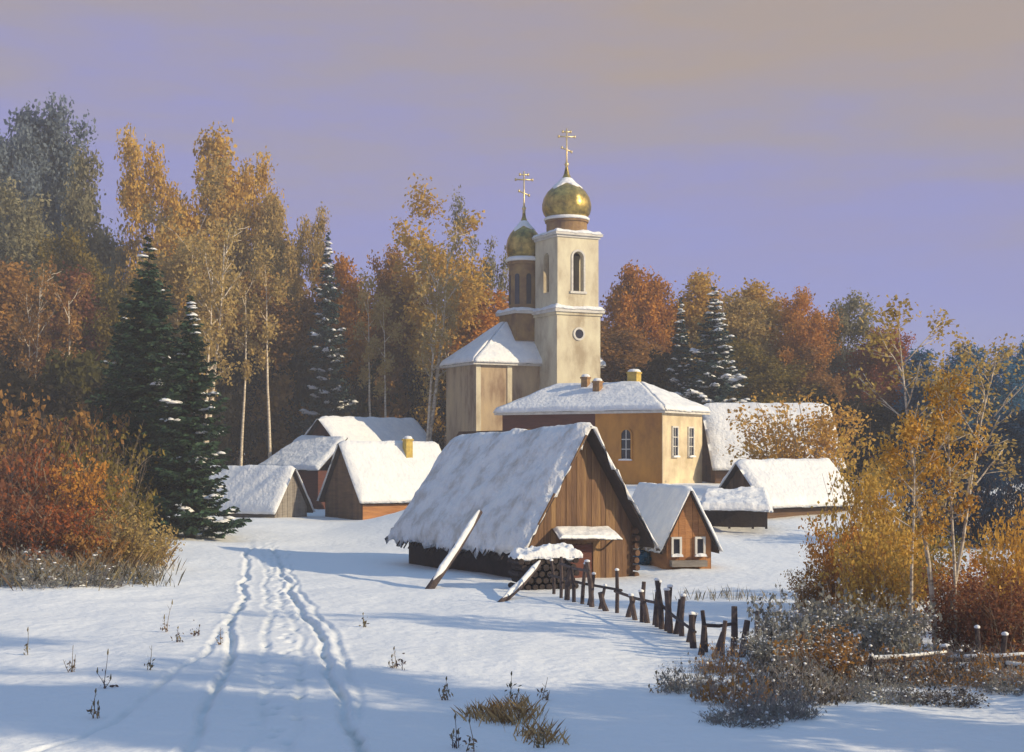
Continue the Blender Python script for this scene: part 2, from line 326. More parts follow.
def arch_panel(mb, x0, x1, z0, z1, y0, y1, ops, axis='y', t=.5):     # wall panel with arched openings (cx, half width, sill, spring)
    x = x0
    for cx, hw, zs, zp in sorted(ops):
        mb.prism([(x, z0), (cx - hw, z0), (cx - hw, z1), (x, z1)], y0, y1, axis, t)
        if zs > z0: mb.prism([(cx - hw, z0), (cx + hw, z0), (cx + hw, zs), (cx - hw, zs)], y0, y1, axis, t)
        arc = [(cx - hw * math.cos(a), zp + hw * math.sin(a)) for a in np.linspace(0, math.pi, 11)]
        for p, q in zip(arc[:-1], arc[1:]): mb.prism([p, q, (q[0], z1), (p[0], z1)], y0, y1, axis, t)
        x = cx + hw
    mb.prism([(x, z0), (x1, z0), (x1, z1), (x, z1)], y0, y1, axis, t)
def window(parent, cx, zs, hw, h, face, depth=.12, arch=True, name='window', trim='trim', bars=1, fw=.13):
    """face: ('y', y) looking towards -y, or ('x', x) looking towards -x"""
    ax, pos = face; zp = zs + h - hw if arch else zs + h
    def ring(a, b, z_lo, z_top, spring):
        if arch: return [(cx - b, z_lo)] + [(cx - b * math.cos(t), spring + b * math.sin(t)) for t in np.linspace(0, math.pi, 11)] + [(cx + b, z_lo)]
        return [(cx - b, z_lo), (cx - b, z_top), (cx + b, z_top), (cx + b, z_lo)]
    inner = ring(0, hw, zs, zs + h, zp); outer = ring(0, hw + fw, zs - fw, zs + h + fw, zp)
    mb = MB(); n = len(inner)
    def P(p, d): return (p[0], pos - d, p[1]) if ax == 'y' else (pos - d, p[0], p[1])
    vs = [P(p, depth) for p in outer] + [P(p, depth) for p in inner] + [P(p, -.02) for p in outer] + [P(p, -.02) for p in inner]
    fs = []
    for i in range(n):
        j = (i + 1) % n
        fs += [(i, j, n + j, n + i), (i, 2 * n + i, 2 * n + j, j), (n + i, n + j, 3 * n + j, 3 * n + i)]
    mb.add(vs, fs); o = mb.build(name, M[trim], parent)
    g_ = MB(); g_.prism(inner, pos - .03, pos + .02, ax); g_.build('pane', M['glass'], o)
    if bars:
        b = MB(); s = .035
        if ax == 'y':
            b.box(cx - s, cx + s, pos - .07, pos - .034, zs, zs + h - .02)
            for k in (1, 2): b.box(cx - hw, cx + hw, pos - .066, pos - .038, zs + h * k / 3 - s, zs + h * k / 3 + s)
        else:
            b.box(pos - .07, pos - .034, cx - s, cx + s, zs, zs + h - .02)
            for k in (1, 2): b.box(pos - .066, pos - .038, cx - hw, cx + hw, zs + h * k / 3 - s, zs + h * k / 3 + s)
        b.build('glazing_bar', M['trim'], o)
    sn = MB(); a, c = cx - hw - fw - .04, cx + hw + fw + .04; z = zs - fw
    if ax == 'y': sn.prism([(a, z), (c, z), (c - .05, z + .12), (cx, z + .16), (a + .05, z + .12)], pos - depth - .14, pos - depth - .004)
    else: sn.prism([(a, z), (c, z), (c - .05, z + .12), (cx, z + .16), (a + .05, z + .12)], pos - depth - .14, pos - depth - .004, 'x')
    sn.build('sill_snow', M['roof_snow'], o)
    return o
def hip_roof(parent, x0, x1, y0, y1, ze, zr, oh, r0, r1, along, th=.3, m='roof_snow', seed=0):
    """along 'y': ridge from y=r0 to y=r1 in the middle of x; 'x': the other way"""
    X0, X1, Y0, Y1 = x0 - oh, x1 + oh, y0 - oh, y1 + oh
    sl = MB().box(X0 + .05, X1 - .05, Y0 + .05, Y1 - .05, ze - .22, ze - .03); sl.build('eave', M['trim'], parent)
    if along == 'y': A = ((x0 + x1) / 2, r0, zr); B = ((x0 + x1) / 2, r1, zr)
    else: A = (r0, (y0 + y1) / 2, zr); B = (r1, (y0 + y1) / 2, zr)
    c = [(X0, Y0, ze), (X1, Y0, ze), (X1, Y1, ze), (X0, Y1, ze)]
    if along == 'y': faces = [(c[0], c[1], A, A), (c[1], c[2], B, A), (c[2], c[3], B, B), (c[3], c[0], A, B)]
    else: faces = [(c[0], c[1], B, A), (c[1], c[2], B, B), (c[2], c[3], A, B), (c[3], c[0], A, A)]
    rb = MB().add(c + [A, B], [(0, 1, 5, 4), (1, 2, 5), (2, 3, 4, 5), (3, 0, 4)] if along == 'x' else [(0, 1, 4), (1, 2, 5, 4), (2, 3, 5), (3, 0, 4, 5)])
    ro = rb.build('roof', M['dark_wood'], parent)
    for i, f in enumerate(faces):
        quad_snow('roof_snow', *f, th, M[m], ro, seed=seed + i, rough=.25, thin_edges=False)
    return ro
def dome(parent, cx, cy, z, r, h, name='onion_dome'):
    prof = [(.80, 0), (.93, .06), (1.0, .17), (1.0, .27), (.93, .40), (.78, .52), (.56, .62), (.35, .70), (.2, .78), (.11, .88), (.06, 1.0)]
    from bisect import bisect
    xs = np.linspace(0, 1, 26); pr = np.interp(xs, [p[1] for p in prof], [p[0] for p in prof])
    vs = []; k = 40; mb = MB()
    for t_, q in zip(xs, pr):
        for j in range(k):
            rr = q * r * (1 + .018 * math.cos(j / k * 2 * math.pi * 12)); vs.append((cx + rr * math.cos(2 * math.pi * j / k), cy + rr * math.sin(2 * math.pi * j / k), z + t_ * h))
    fs = [(i * k + j, i * k + (j + 1) % k, (i + 1) * k + (j + 1) % k, (i + 1) * k + j) for i in range(len(xs) - 1) for j in range(k)]
    mb.add(vs, fs); o = mb.build(name, M['gold'], parent, True)
    # snow cap clinging to the shoulders of the dome
    vs = []; k2 = 40; rows = np.linspace(.50, .80, 10); sn = MB()
    for ii, t_ in enumerate(rows):
        for j in range(k2):
            a = 2 * math.pi * j / k2; lo = .60 + .08 * (math.sin(a * 3 + 1) * .5 + math.sin(a * 5) * .3) ; tt = lo + (0.80 - lo) * ii / 9
            q = np.interp(tt, [p[1] for p in prof], [p[0] for p in prof]) * r + (.035 * r if 0 < ii < 9 else -.02 * r)
            vs.append((cx + q * math.cos(a), cy + q * math.sin(a), z + tt * h + .01))
    sn.add(vs, [(i * k2 + j, i * k2 + (j + 1) % k2, (i + 1) * k2 + (j + 1) % k2, (i + 1) * k2 + j) for i in range(9) for j in range(k2)])
    sn.build('dome_snow', M['roof_snow'], o, True); return o
def cross(parent, cx, cy, z, h, rz=0):
    mb = MB(); t = h * .012 + .022
    c, s = math.cos(rz), math.sin(rz)
    def bar(hl, zz_, tilt=0, th=t):
        a = (cx - hl * c, cy - hl * s, zz_ + tilt); b = (cx + hl * c, cy + hl * s, zz_ - tilt); mb.tube([a, b], [th, th], 6)
        for p in (a, b): mb.tube([(p[0], p[1], p[2] - th * 1.7), (p[0], p[1], p[2] + th * 1.7)], [th * 1.45] * 2, 6)
    mb.tube([(cx, cy, z), (cx, cy, z + h * .3), (cx, cy, z + h)], [t * 2.2, t, t * .9], 8)
    prof = [(.01, -1), (.7, -.7), (1, 0), (.7, .7), (.01, 1)]; rb = h * .045 + .04
    mb.lathe([(p[0] * rb, z + h * .12 + p[1] * rb) for p in prof], cx, cy, 12)
    bar(h * .2, z + h * .80); bar(h * .10, z + h * .92); bar(h * .12, z + h * .48, h * .05)
    return mb.build('cross', M['iron'], parent, True)

# --- yellow refectory house
hx, hy = W(662, 110), 110.0; hz = 2.6
house = tag(empty('house', (hx, hy, hz), R(58)), 'long yellow plastered house with three chimneys, in front of the church tower', 'house')
HW, HL, HE = 7.4, 14.6, 6.0
wl = MB()
wl.box(.02, HW, .02, HL, -1.5, HE); wl.build('wall', M['ochre'], house)  # deep ochre holds the shade of the long side in its colour
fr = MB(); fr.box(.03, HW - .0, -.03, .018, -1.5, HE - .2); fr.build('end_wall', M['cream'], house)['label'] = 'end wall with two windows, sunlit cream painted in'  # paler than the long wall: sunlight on this end is in the colour
sh = MB(); sh.box(-.03, .018, 5.9, HL, -1.5, HE - .2); sh.build('side_wall', M['red_wood'], house)['label'] = 'dark red stretch of the long wall'
window(house, 2.15, 2.45, .42, 2.2, ('y', -.03), arch=False); window(house, 5.1, 2.45, .42, 2.2, ('y', -.03), arch=False)
window(house, 3.1, 2.2, .42, 2.3, ('x', .02), trim='ochre'); window(house, 8.3, 2.2, .42, 2.3, ('x', -.03), trim='ochre'); window(house, 12, 2.2, .42, 2.3, ('x', -.03), trim='ochre')
hip_roof(house, 0, HW, 0, HL, HE, HE + 2.35, .55, 3.9, HL - 3.5, 'y', th=.28, seed=3)
chimney(house, HW / 2 + .2, 4.4, HE + 1.9, HE + 3.1, .42, 'yellow_brick'); chimney(house, HW / 2 - 1.6, 6.8, HE + .9, HE + 2.35, .30, 'brick'); chimney(house, HW / 2 - .9, 8.3, HE + 1.5, HE + 2.75, .28, 'brick')

# --- church: nave, bell tower, drum (local x = lit side, y = shaded side)
ch = tag(empty('church', (W(476, 126), 126, 2.8), R(27)), 'old plastered church with a square bell tower and two gilded onion domes', 'church')
c27, s27 = math.cos(R(27)), math.sin(R(27))
def loc_ch(wx, wy): dx, dy = wx - ch.location.x, wy - ch.location.y; return dx * c27 + dy * s27, -dx * s27 + dy * c27
NE = Z(362, 126) - 2.8
MB().box(0, 12.5, 0, 6.4, -2, NE).build('nave_wall', M['nave'], ch)
pl = MB()
for xx in (0, 3.1): pl.box(xx - .02, xx + .45, -.08, -.003, -2, NE - .25)
pl.build('pilaster', M['tower'], ch)
hip_roof(ch, 0, 12.5, 0, 6.4, NE, Z(322, 131) - 2.8, .5, 4.6, 11, 'x', th=.25, seed=11)
# drum
dx, dy = loc_ch(W(524, 131.2), 131.2); zc = Z(318, 131) - 2.8; zt = Z(262, 131) - 2.8
MB().box(dx - 1.7, dx + 1.7, dy - 1.7, dy + 1.7, zc - 2.2, zc + .25).build('plinth', M['drum'], ch)
MB().box(dx - 1.95, dx + 1.95, dy - 1.95, dy + 1.95, zc + .25, zc + .5).build('plinth_cornice', M['trim'], ch)
quad_snow('cornice_snow', (dx - 2, dy - 2, zc + .5), (dx + 2, dy - 2, zc + .5), (dx + 2, dy + 2, zc + .5), (dx - 2, dy + 2, zc + .5), .3, M['roof_snow'], ch, seed=5)
dr = MB().lathe([(1.38, zc + .5), (1.38, zt - .3), (1.55, zt - .28), (1.55, zt)], dx, dy, 32); dro = dr.build('drum', M['drum'], ch)
for a in range(8):
    an = R(-117 + 45 * a) - R(27)
    sx, sy = dx + 1.38 * math.cos(an), dy + 1.38 * math.sin(an)
    s = MB(); hw_ = .22; tx, ty = -math.sin(an), math.cos(an); ox, oy = math.cos(an) * .05, math.sin(an) * .05
    prof = [(-hw_, zc + 1.2)] + [(-hw_ * math.cos(q), zt - 1.4 + hw_ * math.sin(q)) for q in np.linspace(0, math.pi, 7)] + [(hw_, zc + 1.2)]
    s.add([(sx + tx * u + ox, sy + ty * u + oy, z_) for u, z_ in prof] + [(sx + tx * u - ox * 3, sy + ty * u - oy * 3, z_) for u, z_ in prof],
          [tuple(range(len(prof)))] + [(i, (i + 1) % len(prof), (i + 1) % len(prof) + len(prof), i + len(prof)) for i in range(len(prof))]); s.build('slit_window', M['glass'], dro)
MB().lathe([(1.4, zt), (1.72, zt + .02), (1.75, zt + .15), (1.5, zt + .42), (1.2, zt + .45)], dx, dy, 30).build('drum_snow', M['roof_snow'], dro, True)
d1 = dome(ch, dx, dy, zt + .4, 1.62, 4.3); cross(ch, dx, dy, zt + 4.5, 3.9, R(-27 + 10))
# bell tower
tx0, ty0 = loc_ch(W(557, 126), 126); S = 4.45
zA = Z(308, 126) - 2.8; zB = Z(236, 126) - 2.8
tw = MB().box(tx0, tx0 + S, ty0, ty0 + S, -2, zA - .3); tw.build('tower_wall', M['tower'], ch)
for (a, b, z0, z1) in ((.30, .30, zA - .3, zA),): MB().box(tx0 - a, tx0 + S + a, ty0 - a, ty0 + S + a, z0, z1).build('tower_cornice', M['trim'], ch)
MB().box(tx0 - .14, tx0 + S + .14, ty0 - .14, ty0 + S + .14, zA - .55, zA - .301).build('tower_cornice', M['tower'], ch)
quad_snow('cornice_snow', (tx0 - .36, ty0 - .36, zA), (tx0 + S + .36, ty0 - .36, zA), (tx0 + S + .36, ty0 + S + .36, zA), (tx0 - .36, ty0 + S + .36, zA), .34, M['roof_snow'], ch, seed=6)
u0, u1, v0, v1 = tx0 + .12, tx0 + S - .12, ty0 + .12, ty0 + S - .12; cxm, cym = (u0 + u1) / 2, (v0 + v1) / 2
bs = MB(); tt = .5
arch_panel(bs, u0, u1, zA + .02, zB, v0, v0 + tt, [(cxm, .52, zA + 1.6, zB - 1.75)])
arch_panel(bs, u0, u1, zA + .02, zB, v1 - tt, v1, [(cxm, .52, zA + 1.6, zB - 1.75)])
arch_panel(bs, v0 + tt, v1 - tt, zA + .02, zB, u0, u0 + tt, [(cym, .52, zA + 1.6, zB - 1.75)], 'x')
arch_panel(bs, v0 + tt, v1 - tt, zA + .02, zB, u1 - tt, u1, [(cym, .52, zA + 1.6, zB - 1.75)], 'x')
bso = bs.build('belfry_wall', M['tower'], ch)
for (hw_, ins, fc) in ((.52, 1, ('y', v0)),):
    tr = MB(); n = 11
    for ring in (0,):
        for a, b in zip(np.linspace(0, math.pi, 10)[:-1], np.linspace(0, math.pi, 10)[1:]):
            zp = zB - 1.75; tr.prism([(cxm - .54 * math.cos(a), zp + .54 * math.sin(a)), (cxm - .54 * math.cos(b), zp + .54 * math.sin(b)), (cxm - .72 * math.cos(b), zp + .72 * math.sin(b)), (cxm - .72 * math.cos(a), zp + .72 * math.sin(a))], v0 - .08, v0 - .003)
    tr.box(cxm - .72, cxm - .54, v0 - .08, v0 - .003, zA + 1.6, zB - 1.75); tr.box(cxm + .54, cxm + .72, v0 - .08, v0 - .003, zA + 1.6, zB - 1.75); tr.box(cxm - .85, cxm + .85, v0 - .14, v0 - .003, zA + 1.4, zA + 1.6)
    tr.build('arch_trim', M['trim'], bso)
MB().box(u0 + tt, u1 - tt, v0 + tt, v1 - tt, zA + .03, zA + .15).build('belfry_floor', M['dark_wood'], ch)
bz = zB - 2.4
MB().lathe([(.62, bz), (.55, bz + .1), (.42, bz + .5), (.36, bz + .9), (.2, bz + 1.1), (.01, bz + 1.12)], cxm, cym, 20).build('bell', M['gold'], ch, True)
MB().box(u0 + .1, u1 - .1, cym - .08, cym + .08, bz + 1.1, bz + 1.3).build('bell_beam', M['dark_wood'], ch)
cor = MB(); cor.box(u0 - .12, u1 + .12, v0 - .12, v1 + .12, zB, zB + .2); cor.box(u0 - .3, u1 + .3, v0 - .3, v1 + .3, zB + .2, zB + .42)
cor.build('tower_cornice', M['trim'], ch)
quad_snow('cornice_snow', (u0 - .34, v0 - .34, zB + .42), (u1 + .34, v0 - .34, zB + .42), (u1 + .34, v1 + .34, zB + .42), (u0 - .34, v1 + .34, zB + .42), .28, M['roof_snow'], ch, seed=8)
zD = zB + .6; MB().lathe([(1.85, zD - .3), (1.85, zD + 1.0), (1.98, zD + 1.02), (1.98, zD + 1.2)], cxm, cym, 32).build('dome_drum', M['drum'], ch)
MB().lathe([(1.6, zD + 1.2), (2.05, zD + 1.21), (2.1, zD + 1.36), (1.9, zD + 1.52), (1.5, zD + 1.55)], cxm, cym, 32).build('drum_snow', M['roof_snow'], ch, True)
dome(ch, cxm, cym, zD + 1.45, 2.2, 4.6); cross(ch, cxm, cym, zD + 5.9, 3.7, R(-27 + 8))
# small round relief window and niches on the lower tower
rr = MB(); zc2 = Z(333, 126) - 2.8
for a, b in zip(np.linspace(0, 2 * math.pi, 19)[:-1], np.linspace(0, 2 * math.pi, 19)[1:]):
    rr.prism([(cxm + .42 * math.cos(a), zc2 + .42 * math.sin(a)), (cxm + .42 * math.cos(b), zc2 + .42 * math.sin(b)), (cxm + .6 * math.cos(b), zc2 + .6 * math.sin(b)), (cxm + .6 * math.cos(a), zc2 + .6 * math.sin(a))], ty0 - .1, ty0 - .003)
ro_ = rr.build('round_window', M['trim'], ch)
MB().prism([(cxm + .42 * math.cos(a), zc2 + .42 * math.sin(a)) for a in np.linspace(0, 2 * math.pi, 19)[:-1]], ty0 - .03, ty0 + .02).build('pane', M['glass'], ro_)

# --- big barn
BA = (3.3, 62.0); bzg = .0
barn = gable_hut('barn', 'large old timber barn with a steep snow-laden thatch roof reaching low, nearest the fence', 'barn', (3.3 - .25, 62.4, bzg), R(32.7), 5.7, 10.6, 2.2, 6.55, 'old_wood',
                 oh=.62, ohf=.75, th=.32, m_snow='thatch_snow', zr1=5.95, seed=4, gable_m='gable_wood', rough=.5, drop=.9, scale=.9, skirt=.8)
# doorway, canopy and bits on the gable
dd = MB(); dd.box(-1.0, .55, -.06, -.02, -.2, 1.35); dd.build('door', M['red_wood'], barn)
df = MB()
df.box(-1.12, -1.0, -.12, -.02, -.3, 1.42, .9); df.box(.55, .68, -.12, -.02, -.3, 1.42, .9); df.box(-1.12, .68, -.14, -.02, 1.42, 1.56, .6); df.build('door_frame', M['gable_wood'], barn)
cp = MB(); cp.add([(-1.9, -1.05, 1.75), (1.3, -1.15, 1.62), (1.5, -.02, 2.05), (-1.6, -.02, 2.1), (-1.9, -1.05, 1.68), (1.3, -1.15, 1.55), (1.5, -.02, 1.98), (-1.6, -.02, 2.03)], [(0, 1, 2, 3), (7, 6, 5, 4), (0, 4, 5, 1), (1, 5, 6, 2), (2, 6, 7, 3), (3, 7, 4, 0)])
co = cp.build('canopy', M['old_wood'], barn)
quad_snow('canopy_snow', (-1.95, -1.1, 1.75), (1.35, -1.2, 1.62), (1.5, -.08, 2.05), (-1.6, -.08, 2.1), .14, M['roof_snow'], co, seed=31)
br = MB()
for sx in (-1.55, 1.1): br.tube([(sx, -.06, 1.1), (sx, -1.0, 1.66)], [.05, .05], 6)
br.build('bracket', M['old_wood'], co)
MB().box(-2.89, -2.853, .02, 10.5, -.8, 2.1).build('side_wall', M['dark_wood'], barn)['label'] = 'dark timber side wall, shade of the low eave painted in'  # near-black sheet: eave shadow is put into the timber colour
# log ends along corner, rafter tails sticking out of the thatch
for i in range(7):
    for sx in (-2.85, 2.85): MB().tube([(sx, -.28 - .06 * (i % 2), -.1 + i * .33), (sx, .2, -.1 + i * .33)], [.14, .14], 8, random.random()).build('log_end', M['gable_wood'], barn)
rf = MB(); rnd = random.Random(3); sl_ = 4.35 / 2.85
for i in range(11):
    x = -rnd.uniform(.5, 3.2); y = -.9 + rnd.uniform(0, .9); z = 6.55 - abs(x) * sl_ + .16
    rf.tube([(x + .3, y, z + .3 * sl_), (x - rnd.uniform(.3, .6), y + rnd.uniform(-.1, .1), z - .55 * sl_)], [.06, .045], 6, rnd.random())
rf.build('roof_pole', M['gable_wood'], barn)
rk = MB()
for i in range(26):
    y = .2 + i * .4; rk.tube([(-2.9, y, 2.0), (-3.75, y + rnd.uniform(-.1, .1), 2.2 - 1.36 - rnd.uniform(-.1, .12))], [.05, .035], 5, rnd.random())
rk.build('rafter_tail', M['dark_wood'], barn)

# --- leaning poles
def pole(px, py, tpx, tpy, tY, r, label):
    x, y = ground_at(px, py); b = Vector((x, y, G(x, y) - .1)); t_ = Vector((W(tpx, tY), tY, Z(tpy, tY)))
    root = tag(empty('leaning_pole', b), label, 'pole'); d = t_ - b
    mid = d * .5 + Vector((.03, 0, -.07))
    MB().tube([(0, 0, 0), mid, d], [r, r * .9, r * .7], 9).build('log', M['rail_wood'], root, True)
    up = Vector((0, 0, r * .75))
    MB().tube([mid * .1 + up * .7, mid * .5 + up, mid + up, mid + (d - mid) * .6 + up, d * .98 + up], [r * .3, r * .95, r * .8, r * .85, r * .3], 8).build('snow', M['roof_snow'], root, True)
pole(428, 589, 480, 512, 61.6, .17, 'long snowy log leaning against the low eave of the barn')
pole(499, 602, 541, 562, 57.0, .13, 'short snowy log leaning on the woodpile at the fence end')
# --- woodpile in front of the barn corner
wx_, wy_ = W(546, 57.5), 57.5
wp = tag(empty('woodpile', (wx_, wy_, G(wx_, wy_)), R(20)), 'dark woodpile capped with snow in front of the barn gable, at the fence end', 'woodpile')
r_ = random.Random(9)
for i in range(5):
    for j in range(9 - i % 2):
        x = -1.3 + j * .3 + (.15 if i % 2 else 0); MB().tube([(x, -.5 - r_.uniform(0, .18), .1 + i * .26), (x, .6, .1 + i * .26)], [.135 + r_.uniform(-.02, .012)] * 2, 8, r_.random()).build('log', M['dark_wood'], wp)
quad_snow('snow', (-1.5, -.62, 1.28), (1.35, -.62, 1.22), (1.3, .65, 1.28), (-1.4, .65, 1.3), .3, M['roof_snow'], wp, seed=44, rough=.7, scale=2)

# --- small house beside the barn
sx_, sy_ = W(689, 66.5), 66.5
sh_ = gable_hut('small_house', 'tiny orange-brown hut with a pointed snowy gable roof and two small windows', 'hut', (sx_, sy_, Z(566, 66.5)), R(9), 2.15, 9.0, 1.35, 3.6, 'orange_wood', oh=.3, ohf=.3, th=.22, seed=12, rough=.3, skirt=.5, drop=.2)
window(sh_, -.62, .55, .15, .72, ('y', .0), arch=False, bars=0, fw=.10); window(sh_, .52, .55, .15, .72, ('y', .0), arch=False, bars=0, fw=.10)
pb = MB().box(-.95, .75, -.5, -.03, .0, .28); pb.build('bench', M['grey_wood'], sh_)
sh_['label'] = 'tiny orange-brown hut with a pointed snowy gable roof and two small windows'

# --- left huts
a = R(35)
def hutpos(px, Y): return W(px, Y), Y
x, y = W(343.5, 112.5), 112.5
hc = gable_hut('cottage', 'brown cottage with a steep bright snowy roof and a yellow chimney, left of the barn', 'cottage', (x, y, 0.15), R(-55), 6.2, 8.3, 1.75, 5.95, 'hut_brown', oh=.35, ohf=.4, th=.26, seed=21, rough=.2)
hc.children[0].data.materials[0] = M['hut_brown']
sw = MB(); sw.box(3.1, 3.14, .0, 8.2, -.5, 1.7); sw.build('side_wall', M['orange_wood'], hc)['label'] = 'side wall with sunlit orange painted in'  # orange sheet carries the sunlight on this side in its colour
chimney(hc, 1.0, 5.3, 4.0, 6.1, .3, 'yellow_brick')
x, y = W(291, 112), 112
hg = gable_hut('shed', 'low grey shed with a long pale snowy roof beside the dark spruces', 'shed', (x, y, .0), R(62), 4.2, 8.6, 1.1, 4.1, 'grey_wood', oh=.35, ohf=.35, th=.28, seed=22, rough=.25)
x, y = W(322, 127), 127
hb = gable_hut('farmhouse', 'dark farmhouse with a bluish snowy roof and front lean-to, behind the brown cottage', 'farmhouse', (x, y, .6), R(-38), 6.4, 12.0, 4.6, 7.75, 'red_wood', oh=.45, ohf=.5, th=.3, seed=23, rough=.25)
hb.children[1].data.materials[0] = M['dark_wood']
lt = MB(); lt.box(-3.2, 3.6, -4.0, -.25, -.5, 3.1); lt.build('lean_to_wall', M['red_wood'], hb)
lb = MB(); lc = [(-3.9, -4.6, 3.2), (4.3, -4.6, 3.2), (3.4, -.2, 6.0), (-2.2, -.2, 6.2)]
lb.add(lc + [(p[0], p[1], p[2] - .12) for p in lc], [(0, 1, 2, 3), (7, 6, 5, 4), (0, 4, 5, 1), (1, 5, 6, 2), (2, 6, 7, 3), (3, 7, 4, 0)])
lo_ = lb.build('lean_to_roof', M['dark_wood'], hb)
quad_snow('lean_to_snow', *lc, .28, M['roof_snow'], lo_, seed=24, rough=.25)

# --- right huts
x, y = W(741, 93), 93
hd = gable_hut('shed', 'low dark shed with a long cream snow roof standing behind the yellow bush', 'shed', (x, y, Z(517, 93)), R(-58), 4.6, 7.6, 1.2, 3.55, 'hut_brown', oh=.45, ohf=.4, th=.32, seed=25, rough=.25, gable_m='old_wood')
x, y = W(736, 86), 86
zl = Z(522, 86)
he = tag(empty('lean_to', (x, y, zl), R(-8)), 'low open lean-to, dark inside, under a thick flat snow roof, right of the tiny hut', 'lean-to')
MB().box(-1.9, 1.9, 2.2, 2.4, -.5, 1.3).build('back_wall', M['dark_wood'], he)
for px_ in (-1.8, -.4, 1.0, 1.8): MB().box(px_ - .07, px_ + .07, -.1, .06, -.4, .72).build('post', M['dark_wood'], he)
lr = MB(); lr.add([(-2.1, -.4, .72), (2.1, -.4, .72), (2.0, 2.6, 1.6), (-2.0, 2.6, 1.6), (-2.1, -.4, .62), (2.1, -.4, .62), (2.0, 2.6, 1.5), (-2.0, 2.6, 1.5)], [(0, 1, 2, 3), (7, 6, 5, 4), (0, 4, 5, 1), (1, 5, 6, 2), (2, 6, 7, 3), (3, 7, 4, 0)])
lro = lr.build('roof', M['dark_wood'], he)
quad_snow('roof_snow', (-2.2, -.5, .72), (2.2, -.5, .72), (2.0, 2.65, 1.62), (-2.0, 2.65, 1.62), .4, M['roof_snow'], lro, seed=26, rough=.4)
x, y = W(705, 119), 119
hf = gable_hut('long_barn', 'long barn whose broad pale snow roof runs right of the yellow house', 'barn', (x, y, 2.2), R(-86), 8.4, 10.2, 2.3, 7.1, 'hut_brown', oh=.5, ohf=.3, th=.3, seed=27, rough=.2)

# ---------------------------------------------------------------- fences
def fence(name, label, pts, posts, rails, snowy=False, m='rail_wood', caps=True, cat='fence', rr_=.055):
    x0, y0 = ground_at(*posts[0][:2]); root = tag(empty(name, (x0, y0, G(x0, y0))), label, cat); o = Vector(root.location)
    rnd = random.Random(len(posts)); P = []
    for (px, py, h, lean) in posts:
        x, y = ground_at(px, py); z = G(x, y); b = Vector((x, y, z - .15)) - o; t_ = b + Vector((lean * 1.3 + rnd.uniform(-.07, .07), rnd.uniform(-.06, .06), h + .15)); P.append((b, t_))
        r = rnd.uniform(.06, .11)
        p = MB().tube([b, (b + t_) / 2 + Vector((rnd.uniform(-.05, .05), 0, 0)), t_], [r, r * .95, r * .8], 7, rnd.random()).build('post', M[m], root)
        if caps and rnd.random() < .7: MB().lathe([(r * .95, t_.z - .01), (r * 1.1, t_.z + .025), (r * .7, t_.z + .06), (.005, t_.z + .075)], t_.x, t_.y, 9).build('snow_cap', M['roof_snow'], p, True)
    for (i, j, fr_, dz) in rails:
        a_ = P[i][0].lerp(P[i][1], fr_) + Vector((0, -.09, 0)); b_ = P[j][0].lerp(P[j][1], fr_ + dz) + Vector((0, -.09, 0)); d = (b_ - a_) * .06
        MB().tube([a_ - d, (a_ + b_) / 2 + Vector((0, 0, -.05)), b_ + d], [rr_, rr_ * .9, rr_ * .8], 6, rnd.random()).build('rail', M[m], root)
        if snowy:
            u_ = Vector((0, 0, rr_ * 1.15)); MB().tube([a_ + u_, a_.lerp(b_, .3) + u_ - Vector((0, 0, .04)), a_.lerp(b_, .62) + u_ - Vector((0, 0, .045)), b_ + u_], [rr_ * .5, rr_ * .95, rr_ * .75, rr_ * .4], 7).build('rail_snow', M['roof_snow'], root, True)
    return root
fence('stake_fence', 'crooked dark stake fence running from the woodpile towards the bushes', None,
      [(554, 594, 1.3, -.1), (561, 598, 1.55, .05), (567, 600, 1.2, .1), (574, 602, 1.3, -.10), (582, 604, 1.45, .06), (588, 605, 1.1, .12), (592, 607, 1.6, -.15), (599, 609, .8, .14), (608, 611, .65, -.2), (617, 613, 1.45, -.03), (627, 617, .6, .15), (636, 620, .8, -.1), (642, 622, 1.3, .06), (648, 623, 1.0, -.12),
       (654, 625, 1.35, .14), (658, 627, 1.1, -.05), (662, 629, 1.5, -.14), (667, 631, 1.35, .04), (671, 633, 1.3, -.05), (674, 634, 1.05, .14), (677, 634, .9, .05), (682, 636, 1.2, .06), (688, 642, .8, .12), (694, 648, .95, -.1)],
      [(0, 9, .6, 0), (9, 14, .55, .02), (14, 23, .6, 0), (1, 6, .85, -.03)], caps=True)
fence('stake_fence', 'tumbledown remains of a stake fence sunk in the grey brush', None,
      [(700, 655, .8, .12), (706, 652, 1.15, -.05), (713, 658, .7, .2), (722, 662, 1.1, .05), (733, 656, 1.35, .0), (741, 657, 1.0, .1), (757, 640, .85, 0), (775, 662, .7, -.05), (790, 668, .75, .05), (799, 668, .95, .1), (808, 672, .6, 0), (822, 674, .9, -.08), (831, 676, .7, .1)],
      [(1, 4, .7, 0), (6, 8, .6, 0), (8, 12, .6, 0)], caps=False)
fence('rail_fence', 'low snowy rail fence among the bushes at the right edge', None,
      [(838, 676, .55, 0), (872, 680, .6, .03), (905, 676, .5, 0), (945, 672, .65, 0), (977, 664, .95, .03), (1004, 668, .85, 0), (1034, 672, .8, 0)],
      [(0, 3, .75, 0), (3, 6, .6, 0), (4, 6, .25, 0)], caps=True, rr_=.07, snowy=True)

